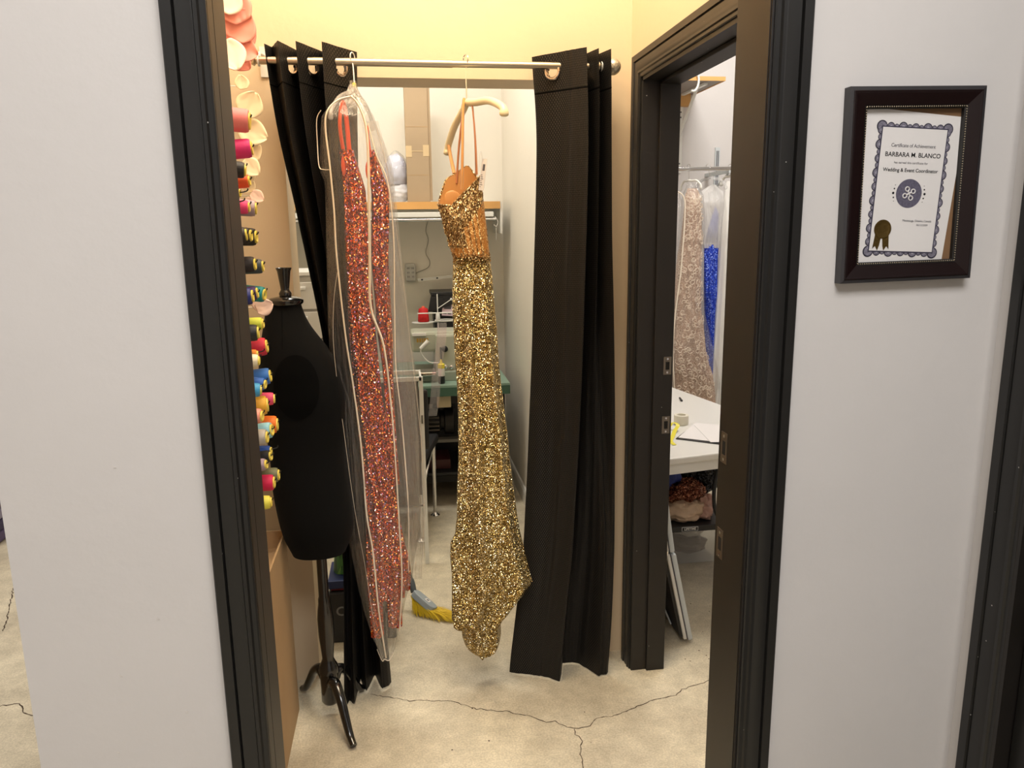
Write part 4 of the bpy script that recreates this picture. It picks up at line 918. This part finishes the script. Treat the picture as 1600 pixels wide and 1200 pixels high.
# chair in the back room
ch = thing('office_chair', (.06, 4.0, 0), 'black cushioned chair with chrome legs in front of the green sewing table', 'chair')
build('backrest', MB().box(-.22, .118, 3.78, 3.81, .52, .835), BLACKPL, ch, smooth=False, bevel=.014)
build('seat', MB().add([(-.22,3.82,.44),(.10,3.82,.44),(.185,4.22,.44),(-.18,4.22,.44),(-.22,3.82,.49),(.10,3.82,.49),(.185,4.22,.49),(-.18,4.22,.49)], [(0,3,2,1),(4,5,6,7),(0,1,5,4),(1,2,6,5),(2,3,7,6),(3,0,4,7)]), mat('black_cushion', (20, 20, 24), .7), ch, smooth=False, bevel=.012)
for p, q in (((.152, 4.18, .44), (.150, 4.205, .02)), ((.07, 3.86, .44), (.06, 3.84, .02)), ((-.15, 4.18, .44), (-.16, 4.2, .02)), ((-.19, 3.86, .44), (-.2, 3.84, .02))):
    lg = build('leg', MB().tube([p, q], [.013, .010], 12), CHROME, ch)
    build('foot', MB().lathe([(.026, .0), (.026, .006), (.012, .018), (.008, .03)], (q[0], q[1], 0), 18), CHROME, lg)
build('brace', MB().tube(smooth_pts([(.145, 4.17, .42), (.10, 4.05, .30), (.075, 3.95, .18), (.07, 3.90, .05)], 6), .008, 8), CHROME, ch)
build('back_post', MB().tube([(.085, 3.83, .45), (.085, 3.815, .60)], .010, 10).tube([(-.18, 3.83, .45), (-.18, 3.815, .60)], .010, 10), CHROME, ch)
wr = thing('wire_cart', (-.02, 3.70, 0), 'white metal cart frame seen through the right side of the garment bag', 'cart')
build('frame', MB().box(-.16, .085, 3.55, 3.565, .925, .945).box(.07, .09, 3.55, 3.57, .0, .945).box(-.16, -.14, 3.55, 3.57, 0, .945).box(.075, .085, 3.56, 3.74, .93, .94).box(-.16, .085, 3.73, 3.745, .925, .945), WIRE, wr, smooth=False, bevel=.002)
build('hinge', MB().tube([(.08, 3.548, .76), (.08, 3.548, .72)], .004, 8).box(.045, .055, 3.552, 3.56, .35, .925), mat('hinge_grey', (120, 118, 112), .4, .6), wr)
build('shelf_wire', MB().box(-.155, .08, 3.56, 3.566, .30, .306).box(-.155, .08, 3.56, 3.566, .62, .626).box(-.155, .07, 3.70, 3.71, .31, .90), mat('cart_panel', (78, 72, 64), .5), wr, smooth=False)

# ------------------------------------------------------------------ side room seen through the door
TH = R(10.5)
wt = thing('white_table', (1.3, 3.45, 0), 'white folding table standing in the side room behind the black door frame', 'table')
TM2 = Matrix.Translation((.965, 2.715, 0)) @ Matrix.Rotation(TH, 4, 'Z')
build('table_top', MB().box(0, .762, 0, 1.25, .712, .740, TM2), WPLAS, wt, smooth=False, bevel=.006)
sk = MB(); pr = [(0.02, .670), (.36, .670), (.42, .690), (.74, .690), (.74, .712), (.02, .712)]
sk.add([TM2 @ Vector((a, .012, b)) for a, b in pr]+[TM2 @ Vector((a, .05, b)) for a, b in pr], [tuple(range(6)), tuple(range(6, 12))[::-1]]+[(i, (i+1) % 6, 6+(i+1) % 6, 6+i) for i in range(6)])
build('skirt_rail', sk, WPLAS, wt, smooth=False)
for a, b in ((.70, .12), (.70, 1.15), (.06, 1.15)):
    build('leg', MB().tube([TM2 @ Vector((a, b, .70)), TM2 @ Vector((a, b, 0.0))], .014, 10), mat('grey_leg', (120, 122, 124), .4, .5), wt)
pp = MB(); 
def sheet(name, c, w_, h_, ang, z, m_, lab, cat='paper', parent=None, grp=None, th=.0008):
    M = Matrix.Translation((c[0], c[1], z)) @ Matrix.Rotation(R(ang), 4, 'Z')
    o = build(name, MB().box(-w_/2, w_/2, -h_/2, h_/2, 0, th, M), m_, parent, smooth=False)
    if lab: tag(o, lab, cat, grp)
    return o
sheet('clipboard', (1.315, 3.035), .23, .30, -38, .7405, BLACKPL, 'thin dark folder under the papers on the white table', 'folder', th=.003)
sheet('paper_sheet', (1.315, 3.045), .215, .279, -36, .7440, PAPER, 'white sheet of paper on top of the dark folder', th=.0012)
sheet('paper_sheet', (1.375, 3.02), .215, .279, -8, .7456, PAPER, 'uppermost white sheet turned across the one below', th=.001)
tr_ = thing('tape_roll', (1.245, 3.23, .740), 'white tape roll standing flat on the white table', 'tape roll')
build('roll', MB().lathe([(.020, .001), (.032, .001), (.033, .003), (.033, .043), (.031, .045), (.021, .045), (.020, .043), (.020, .004)], (1.245, 3.225, .740), 28), mat('cream_roll', (224, 218, 200), .5), tr_)
mt = MB()
Pm = smooth_pts([(1.13, 3.10, .742), (1.15, 3.13, .752), (1.175, 3.14, .772), (1.19, 3.12, .765), (1.165, 3.09, .748), (1.13, 3.02, .743), (1.10, 2.96, .742), (1.095, 2.90, .742)], 7)
vs = []; fs = []
for i, p in enumerate(Pm):
    t = (Pm[min(i+1, len(Pm)-1)]-Pm[max(i-1, 0)]).normalized(); n_ = Vector((-t.y, t.x, 0)).normalized()*.009
    vs += [p-n_, p+n_]
    if i: fs.append((2*i-2, 2*i-1, 2*i+1, 2*i))
mt.add(vs, fs); o = build('measuring_tape', mt, YEL); tag(o, 'yellow measuring tape curled on the white table beside the tape roll', 'measuring tape')
o = build('marking_pin', MB().tube([(1.43, 3.735, .744), (1.415, 3.665, .744)], [.005, .006], 8), BLACKPL); tag(o, 'small black clip lying alone near the far edge of the white table', 'clip')
br2 = thing('vertical_rule', (1.11, 3.20, .741), 'clear upright ruler at the left edge of the white table', 'ruler')
build('blade', MB().box(1.168, 1.176, 3.28, 3.283, .741, .93), BINCLEAR, br2, smooth=False)
# wall shelf, bracket
ws = thing('wall_shelf', (1.45, 4.42, 2.38), 'short plywood shelf high on the side room wall', 'shelf')
build('board', MB().box(1.15, 1.80, 4.19, 4.65, 2.405, 2.42), mat('grey_ply_underside', (150, 140, 132), .6), ws, smooth=False)
build('wood_edge', MB().box(1.15, 1.806, 4.185, 4.192, 2.402, 2.424).box(1.798, 1.806, 4.19, 4.65, 2.402, 2.424), WOOD, ws, smooth=False)
build('cleat', MB().box(1.15, 1.77, 4.60, 4.65, 2.335, 2.404).box(1.15, 1.59, 4.30, 4.60, 2.385, 2.404), WOOD, ws, smooth=False)
bkt = build('bracket', MB().box(1.705, 1.74, 4.64, 4.65, 1.95, 2.335).tube([(1.72, 4.64, 2.17), (1.72, 4.38, 2.395)], .010, 8).box(1.71, 1.73, 4.25, 4.65, 2.392, 2.404), WIRE, ws, smooth=False)
build('screw_hole', MB().box(1.715, 1.73, 4.638, 4.64, 2.30, 2.308).box(1.715, 1.73, 4.638, 4.64, 2.27, 2.278).box(1.715, 1.73, 4.638, 4.64, 2.20, 2.208).box(1.715, 1.73, 4.638, 4.64, 2.0, 2.008), INKG, bkt, smooth=False)
o = build('hook_loop', MB().tube([(1.62+.03*math.cos(a), 4.178, 2.40+.055*math.sin(a)) for a in [R(-110)+k*R(20) for k in range(12)]], .006, 8), WIRE); tag(o, 'white hook hanging over the edge of the plywood wall shelf', 'hook')
rs = thing('standard_strip', (1.93, 4.645, 1.78), 'slotted silver shelf standard screwed to the side room wall', 'wall strip')
build('strip', MB().box(1.955, 1.985, 4.64, 4.65, 1.80, 2.10), SILV, rs, smooth=False)
build('slot', MB().box(1.963, 1.968, 4.638, 4.64, 1.82, 2.08).box(1.973, 1.978, 4.638, 4.64, 1.82, 2.08), INKG, rs, smooth=False)
rr_ = thing('garment_rail', (1.7, 4.3, 1.93), 'chrome hanging rail carrying bagged gowns in the side room', 'rail')
build('rod', MB().tube([(1.0, 4.3, 1.945), (1.92, 4.3, 1.948)], .013, 14), CHROME, rr_)
build('support', MB().box(1.895, 1.92, 4.29, 4.65, 1.925, 1.945).tube([(1.91, 4.63, 1.80), (1.91, 4.32, 1.93)], .006, 8), SILV, rr_, smooth=False)
build('end_cap', MB().tube([(1.915, 4.3, 1.948), (1.925, 4.3, 1.948)], .016, 14), SILV, rr_)

def gown(name, label, tab, yc, dep, m_, z0, z1, seed, part='skirt', folds=260):
    o = thing(name, ((tab[0][1]+tab[0][2])/2, yc, z1), label, 'dress')
    def P(u, v):
        z = z0*(1-v)+z1*v; xl, xr = interp(tab, z); cx = (xl+xr)/2; hw = (xr-xl)/2; a = 2*math.pi*u
        x = cx-hw*math.cos(a); s_ = math.sin(a); f = min(1, (z0-z)*3+.1)
        return (x, yc-dep*s_*f+abs(s_)*f*(.008*math.sin((x-cx)*folds+seed+z*2)+.008*nz(x*30, z*3, seed)), z)
    build(part, MB().grid(60, 110, P, closed=True), m_, o, sharp=180)
    return o
def bag(name, label, tab, yc, dep, m_, z0, z1, seed):
    o = thing(name, ((tab[0][1]+tab[0][2])/2, yc, z1), label, 'garment bag')
    build('film', MB().grid(80, 160, lambda u, v: bagP(u, v, tab, z0, z1, yc, dep, seed, .8), closed=True), m_, o, sharp=180)
    return o
T1 = [(1.86,1.66,1.70),(1.80,1.64,1.73),(1.64,1.63,1.745),(1.4,1.60,1.75),(1.16,1.58,1.76),(.9,1.575,1.80),(.7,1.60,1.86),(.55,1.60,1.90)]
lace = gown('lace_gown', 'blush lace gown with swirling cream embroidery hanging in the side room', T1, 4.30, .05, ROSEG, 1.84, .56, 3)
em = MB(); rb = random.Random(21)
def on_gown(t, z):
    xl, xr = interp(T1, z); cx = (xl+xr)/2; hw = (xr-xl)/2; x = cx+hw*t; return Vector((x, 4.30-.05*math.sqrt(max(0, 1-t*t))-.016, z))
for i in range(230):
    z = rb.uniform(.62, 1.80); t = rb.uniform(-.9, .9); r_ = rb.uniform(.008, .022); ph = rb.uniform(0, 6.3); dr = rb.choice((-1, 1))
    xl, xr = interp(T1, z); hw = (xr-xl)/2
    pts = []
    for k in range(12):
        a = ph+dr*k*.5; q = r_*(1-k/15)
        pts.append(on_gown(max(-.97, min(.97, t+q*math.cos(a)/hw)), z+q*math.sin(a)))
    em.tube(pts, .0022, 4)
build('embroidery', em, mat('cream_embroidery', (246, 228, 208), .4), lace)['kind'] = 'stuff'
hanger('clothes_hanger', 'clear hanger over the blush lace gown', (1.655, 4.30, 1.972), (1.66, 4.30, 1.885), (1.70, 4.22, 1.85), (1.645, 4.38, 1.85), WPLAS, r=.006)
bag('garment_bag', 'clear bag covering the blush lace gown', [(a, b-.012, c+.014+(.03 if a < 1 else 0)) for a, b, c in T1], 4.30, .085, PLASTIC, 1.875, .50, 13)
T2 = [(1.52,1.775,1.865),(1.49,1.775,1.865),(1.16,1.79,1.862),(1.0,1.812,1.85),(.93,1.828,1.842)]
T2 = [(1.53,1.775,1.868),(1.3,1.785,1.866),(1.1,1.80,1.862),(.9,1.80,1.86),(.6,1.79,1.88)]
blue = gown('blue_gown', 'royal blue glitter gown with sheer pale top on a clear hanger', T2, 4.33, .04, BLUES, 1.52, .55, 6)
T3 = [(1.86,1.80,1.84),(1.82,1.745,1.885),(1.72,1.72,1.90),(1.6,1.75,1.89),(1.50,1.77,1.875)]
build('sheer_bodice', MB().grid(60, 50, lambda u, v: bagP(u, v, T3, 1.86, 1.50, 4.33, .05, 17, .8), closed=True), SHEER, blue, sharp=180)
build('lining_top', MB().add([(1.785, 4.33, 1.53), (1.862, 4.33, 1.53), (1.858, 4.33, 1.70), (1.838, 4.33, 1.735), (1.80, 4.33, 1.62)], [(0,1,2,3,4)]), mat('pale_blue_lining', (110, 130, 210), .6), blue, solid=.01)
hanger('clothes_hanger', 'clear plastic hanger carrying the blue gown', (1.772, 4.30, 1.972), (1.79, 4.31, 1.90), (1.86, 4.25, 1.85), (1.74, 4.38, 1.85), BINCLEAR, r=.008)
T4 = [(1.80,1.58,1.60),(1.77,1.545,1.615),(1.6,1.53,1.615),(1.0,1.50,1.60),(.5,1.48,1.60)]
bag('garment_bag', 'clear garment bag at the far left end of the rail, edge piped in white', T4, 4.28, .06, PLASTIC, 1.82, .5, 23)
g4 = COL.objects['garment_bag.002']
build('piping', MB().tube(smooth_pts([(1.56, 4.22, 1.82), (1.60, 4.22, 1.79), (1.612, 4.22, 1.70), (1.60, 4.22, 1.4), (1.575, 4.22, 1.15), (1.565, 4.22, .9), (1.59, 4.22, .6)], 6), .004, 6), TAPE, g4)
T5 = [(1.90,1.90,1.93),(1.85,1.885,1.97),(1.7,1.875,1.99),(1.4,1.865,1.98),(1.0,1.85,1.97),(.6,1.83,1.97)]
w5 = gown('white_gown', 'white gown hanging at the right end of the side room rail', T5, 4.31, .05, mat('white_satin', (226, 224, 220), .5), 1.88, .55, 31)
hanger('clothes_hanger', 'white hanger holding the white gown at the rail end', (1.905, 4.30, 1.972), (1.915, 4.31, 1.91), (1.96, 4.25, 1.875), (1.89, 4.38, 1.875), WPLAS, r=.008)

# folded table leaning beside the jamb
lt = thing('folded_table', (1.06, 2.85, 0), 'folded white plastic table leaning on the wall just inside the side room door', 'folding table')
def slab(p0, p1, y0, y1, th, r_=.010):
    """edge-on board between two points in the x,z plane, running from y0 to y1"""
    a = Vector((p0[0], 0, p0[1])); b = Vector((p1[0], 0, p1[1])); t = (b-a).normalized(); n_ = Vector((t.z, 0, -t.x))*th/2
    mb = MB(); vs = [a-n_, a+n_, b+n_, b-n_]
    mb.add([v+Vector((0, y0, 0)) for v in vs]+[v+Vector((0, y1, 0)) for v in vs], [(0,3,2,1),(4,5,6,7),(0,1,5,4),(1,2,6,5),(2,3,7,6),(3,0,4,7)]); return mb
for nm, p0, p1 in (('lower_panel', (1.085, .014), (1.003, .384)), ('upper_panel', (.999, .392), (.950, .70))):
    y0_, y1_ = 2.63, 3.08
    o1 = build(nm, slab(p0, p1, y0_, y1_, .021), SILV, lt, smooth=False, bevel=.006)
    q0 = (p0[0]-.020, p0[1]+.004); q1 = (p1[0]-.020, p1[1])
    o2 = build(nm, slab(q0, q1, y0_+.002, y1_, .014), WPLAS, lt, smooth=False, bevel=.004)
    build('edge_groove', slab((p0[0]-.0115, p0[1]+.005), (p1[0]-.0115, p1[1]), y0_-.0005, y1_, .002), INKG, o1, smooth=False)
    u0 = (p0[0]-.034, p0[1]+.012); u1 = (p1[0]-.034, p1[1])
    o3 = build('underside', slab(u0, u1, y0_+.012, y1_-.01, .012), BLACKPL, o1, smooth=False)
build('wire_leg', MB().tube(smooth_pts([(1.045,2.66,.05),(1.02,2.70,.16),(1.00,2.72,.26),(.985,2.75,.27),(.99,2.77,.22),(1.01,2.76,.12),(1.035,2.72,.04)], 6), .0035, 8), SILV, lt)
build('wire_leg', MB().tube([(1.05,2.645,.045),(.985,2.645,.34)], .0025, 8).tube([(.985,2.66,.36),(.965,2.66,.46),(.975,2.70,.44)], .006, 8), SILV, lt)
build('latch', MB().box(.968, .985, 2.635, 2.66, .37, .45), CHROME, lt, smooth=False, bevel=.003)

# storage under the white table
fc = thing('folding_chair', (1.28, 3.25, 0), 'black framed folding chair with a small rectangular badge, heaped with clothes under the white table', 'chair')
build('seat_bar', MB().box(1.11, 1.42, 3.09, 3.115, .272, .30), BLACKPL, fc, smooth=False, bevel=.004)
build('seat', MB().box(1.12, 1.50, 3.115, 3.29, .285, .297), BLACKPL, fc, smooth=False, bevel=.004)
build('back_tube', MB().tube(smooth_pts([(1.41,3.10,.30),(1.382,3.10,.34),(1.365,3.10,.40),(1.365,3.10,.50),(1.392,3.12,.57),(1.44,3.14,.60)], 7), .009, 10), BLACKPL, fc)
for x, y in ((1.49, 3.12), (1.13, 3.28), (1.49, 3.28)): build('leg', MB().tube([(x, y, .29), (x, y, 0)], .010, 8), BLACKPL, fc)
build('leg', MB().tube([(1.125, 3.12, .29), (1.125, 3.12, 0)], .010, 8), BLACKPL, fc)
bd_ = build('badge', MB().box(1.212, 1.290, 3.088, 3.09, .277, .297), mat('badge_grey', (190, 190, 190), .5), fc, smooth=False, bevel=.001)
bi_ = build('badge_face', MB().box(1.215, 1.287, 3.0872, 3.088, .2795, .2945), INK, bd_, smooth=False)
text('badge_lettering', 'LIFETIME', .0145, WPLAS, bd_, (1.251, 3.0868, .287), (1, 0, 0), (0, 0, 1), bold=.0004)
def garment(name, label, c, rx, ry, rz, m_, seed, amp=.3, flatz=None):
    o = build(name, lump(c, rx, ry, rz, seed, amp, 48, flatz, 2.2), m_, sharp=180); return tag(o, label, 'clothes')
garment('beige_cloth', 'crumpled beige satin cloth at the bottom of the clothes heap', (1.25, 3.20, .345), .12, .085, .065, mat('beige_satin', (206, 178, 152), .4, bump=.6, bscale=26, bdist=.02), 3, .3, .299)
garment('copper_sequin_cloth', 'copper sequinned garment piled above the beige cloth', (1.25, 3.21, .43), .10, .075, .065, COPPER, 7, .3)
garment('black_sequin_cloth', 'black sequinned garment at the back of the heap', (1.34, 3.27, .47), .12, .07, .08, BSEQ, 11, .3)
garment('blue_cloth', 'royal blue cloth falling down the left of the heap', (1.165, 3.22, .53), .075, .08, .13, mat('royal_blue_cloth', (24, 44, 116), .6, bump=.6, bscale=20, bdist=.02), 15, .3)
garment('pink_cloth', 'dusty pink cloth on the right of the beige one', (1.355, 3.20, .35), .045, .07, .065, mat('dusty_pink', (206, 164, 150), .5), 19, .3, .299)
cbn = thing('clear_bin', (1.36, 3.45, 0), 'clear plastic bin of folded cloth on the floor beyond the chair', 'bin')
build('tub', frustum(1.24, 1.52, 3.31, 3.61, .005, .235, .02), BINCLEAR, cbn, smooth=False)
build('rim', MB().box(1.232, 1.528, 3.292, 3.30, .235, .247).box(1.232, 1.528, 3.60, 3.608, .235, .247).box(1.232, 1.24, 3.3, 3.6, .235, .247).box(1.52, 1.528, 3.3, 3.6, .235, .247), WPLAS, cbn, smooth=False)
garment('lace_cloth', 'white lace cloth folded inside the clear bin', (1.38, 3.44, .16), .09, .09, .045, mat('white_lace', (214, 210, 204), .7, bump=1, bscale=70, bdist=.01), 23, .2)
garment('grey_cloth', 'dark grey cloth under the lace in the clear bin', (1.37, 3.44, .07), .10, .09, .045, mat('grey_fabric', (120, 112, 104), .7), 27, .2, .012)

# ------------------------------------------------------------------ certificate
CM = Matrix.Translation((.8855, 1.262, 1.686)) @ Matrix.Rotation(R(-1.1), 4, 'Y')
ce = thing('framed_certificate', (.8855, 1.262, 1.52), 'dark mahogany framed certificate of achievement on the white wall', 'framed certificate')
W2, H2 = .1255, .1635
def ringframe(w0, h0, w1, h1, y0, y1, y2):
    mb = MB(); o_ = [(-w0,-h0),(w0,-h0),(w0,h0),(-w0,h0)]; i_ = [(-w1,-h1),(w1,-h1),(w1,h1),(-w1,h1)]
    vs = [CM @ Vector((a, y0, b)) for a, b in o_]+[CM @ Vector((a, y1, b)) for a, b in o_]+[CM @ Vector((a, y2, b)) for a, b in i_]+[CM @ Vector((a, y0, b)) for a, b in i_]
    fs = []
    for k in range(4):
        l = (k+1) % 4; fs += [(k, l, 4+l, 4+k), (4+k, 4+l, 8+l, 8+k), (8+k, 8+l, 12+l, 12+k), (12+k, 12+l, l, k)]
    return mb.add(vs, fs)
build('frame_side', ringframe(W2, H2, W2-.010, H2-.010, 0, -.018, -.020), FRAMES, ce, smooth=False)
build('frame_face', ringframe(W2-.006, H2-.006, .0935, .1315, -.006, -.021, -.014), FRAMEM, ce, smooth=False, bevel=.0015)
build('beaded_lip', ringframe(.0955, .1335, .0905, .1285, -.006, -.0155, -.013), MACHD, ce, smooth=False)
bd = MB(); nx, nzz = 46, 64
for k in range(nx):
    for s_ in (-1, 1): bd.ball(CM @ Vector((-.092+.184*k/(nx-1), -.0155, s_*.1310)), .0013, n=4)
for k in range(nzz):
    for s_ in (-1, 1): bd.ball(CM @ Vector((s_*.0930, -.0155, -.130+.26*k/(nzz-1))), .0013, n=4)
build('beading', bd, BEADM, ce)['kind'] = 'stuff'
build('backing', MB().box(-.094, .094, -.005, -.003, -.132, .132, CM), mat('brown_backing', (128, 96, 66), .7), ce, smooth=False)
PA = R(3.4)
PM = CM @ Matrix.Translation((-.0045, -.006, -.003)) @ Matrix.Rotation(PA, 4, 'Y') @ Matrix.Diagonal((1.09, 1, 1.09, 1))
def pc(x, z, d=0): return PM @ Vector((x, -d, z))
pg = MB(); poly = [(-.0845, -.1215), (.0795, -.1212), (.0860, .03), (.0850, .1125), (-.080, .1195), (-.0845, .10)]
pg.add([pc(a, b, 0) for a, b in poly], [tuple(range(6))])
pa = build('paper', pg, PAPER, ce, smooth=False)
U = PM.to_3x3() @ Vector((1, 0, 0)); V = PM.to_3x3() @ Vector((0, 0, 1)); KP = 1.09
bo = MB(); bi = MB(); bw = MB()
x0, x1, z0, z1 = -.0535, .0605, -.1010, .0925
sizes = [.0055, .0048, .0072, .0046, .0085, .0046, .0072, .0048, .0055]
def run(a, b, n_):
    a = Vector((*a, 0)); b = Vector((*b, 0)); L_ = (b-a).length; pat = []; s_ = 0; k = 0
    while s_ < L_:
        r_ = [.0050, .0068, .0046, .0080][k % 4]; pat.append((s_+r_, r_)); s_ += 2*r_*.93; k += 1
    sc_ = L_/s_
    for c, r_ in pat:
        q = a.lerp(b, min(1, c*sc_/L_))
        bo.disc(pc(q.x, q.y, .0004), r_, U, V, 18); bi.disc(pc(q.x, q.y, .0006), r_*.80, U, V, 16); bw.disc(pc(q.x, q.y, .0008), r_*.36, U, V, 10)
run((x0, z0), (x0, z1), 12); run((x1, z0), (x1, z1), 12); run((x0, z0), (x1, z0), 8); run((x0, z1), (x1, z1), 8)
for q in ((x0, z0), (x1, z0), (x0, z1), (x1, z1)): bo.disc(pc(q[0], q[1], .00045), .0092, U, V, 20); bi.disc(pc(q[0], q[1], .00065), .0072, U, V, 16)
build('scallop_outline', bo, mat('dark_violet_print', (50, 46, 62), .8), pa, smooth=False); build('scallop_fill', bi, mat('mid_violet_print', (118, 114, 128), .8, var=.35, vscale=500), pa, smooth=False); build('scallop_centre', bw, VIOLL, pa, smooth=False)
build('inner_line', MB().box(x0-.0008, x1+.0008, -.0012, -.0010, z0-.0008, z1+.0008, PM), mat('violet_line', (60, 56, 76), .8), pa, smooth=False)
build('inner_panel', MB().box(x0+.0012, x1-.0012, -.0015, -.0013, z0+.0012, z1-.0012, PM), PAPER, pa, smooth=False)
cxp = (x0+x1)/2
def ctext(s, size, x, z, m_, bold=0, align='CENTER', sp=1.0): text('lettering', s, size*KP, m_, pa, pc(x, z, .0018), U, V, align, .00005, bold, sp)
ctext('Certificate of Achievement', .0078, cxp, .0645, INKG, sp=.92)
ctext('BARBARA M. BLANCO', .0098, cxp+.001, .0505, INK, .00012)
ctext('has earned this certificate for', .0050, cxp-.001, .0385, INKG)
ctext('Wedding & Event Coordinator', .0078, cxp, .0270, INK, .00012, sp=.98)
ctext('Mississauga, Ontario, Canada', .0048, cxp+.022, -.0510, INKG, align='CENTER', sp=.92)
ctext('06/15/2009', .0044, cxp+.032, -.0575, INKG)
em_ = MB().disc(pc(cxp+.002, -.0085, .0017), .0225, U, V, 40)
build('emblem_disc', em_, VIOL, pa, smooth=False)
lp = MB(); ld_ = MB()
for k in range(4):
    a = R(28+90*k); c = (cxp+.002+.0078*math.cos(a), -.0085+.0078*math.sin(a))
    lp.tube([pc(c[0]+.0034*math.cos(t), c[1]+.0034*math.sin(t), .0021) for t in [j_*math.pi/8 for j_ in range(16)]], .0010, 5, closed=True)
    lp.tube([pc(cxp+.002, -.0085, .0021), pc(cxp+.002+.0046*math.cos(a), -.0085+.0046*math.sin(a), .0021)], .0013, 5)
    ld_.disc(pc(c[0], c[1], .0020), .0009, U, V, 8)
build('emblem_knot', lp, PAPER, pa); build('emblem_dots', ld_, INK, pa, smooth=False)
dt = MB()
for s_ in (-1, 1):
    for k, (dz, r_) in enumerate([(.0125, .0007), (.0068, .0013), (0, .0020), (-.0068, .0013), (-.0125, .0007)]):
        dt.disc(pc(cxp+.002+s_*(.0275-abs(dz)*.18), -.0085+dz*1.0, .0018), r_, U, V, 12)
build('emblem_side_dots', dt, INK, pa, smooth=False)
sl = MB().lathe([(.0135, 0), (.0150, .0004), (.0150, .0008), (.0125, .0011), (.0118, .0008), (.004, .0009)], (0,0,0), 36, PM @ Matrix.Translation((-.033, -.0016, -.0655)) @ Matrix.Rotation(R(90), 4, 'X'))
se = build('seal', sl, SEAL, pa)
rbn = MB()
for s_ in (-1, 1):
    rbn.add([pc(-.033+s_*.001, -.078, .0018), pc(-.033+s_*.012, -.074, .0018), pc(-.033+s_*.0145, -.097, .0018), pc(-.033+s_*.0100, -.0925, .0018), pc(-.033+s_*.0055, -.0995, .0018), pc(-.033+s_*.003, -.092, .0018)], [(0,1,2,3,4,5)])
build('ribbon_tail', rbn, SEAL, se, smooth=False)
build('glass', MB().box(-.0935, .0935, -.0125, -.0120, -.1315, .1315, CM), GLASS, ce, smooth=False)

# ------------------------------------------------------------------ far left: stack of folded things beyond the wall end
cols = [(96, 84, 120), (70, 66, 96), (150, 146, 170), (110, 92, 110), (80, 90, 130), (128, 120, 140)]
names = ['plum', 'dark slate', 'pale lilac', 'mauve', 'steel blue', 'grey violet']
z = 0.0
for k in range(6):
    h_ = .06
    o = build('folded_fabric', MB().box(-3.1, -2.18, 4.15+.01*(k % 2), 4.6, z+.001, z+h_-.002), mat('folded_%d' % k, cols[k], .8), smooth=False, bevel=.012)
    tag(o, '%s folded fabric in the floor stack far left, %s' % (names[k], ['resting on the floor', 'second from the bottom', 'third from the bottom', 'third from the top', 'second from the top', 'on top'][k]), 'fabric', 'fabric stack at far left')
    z += h_
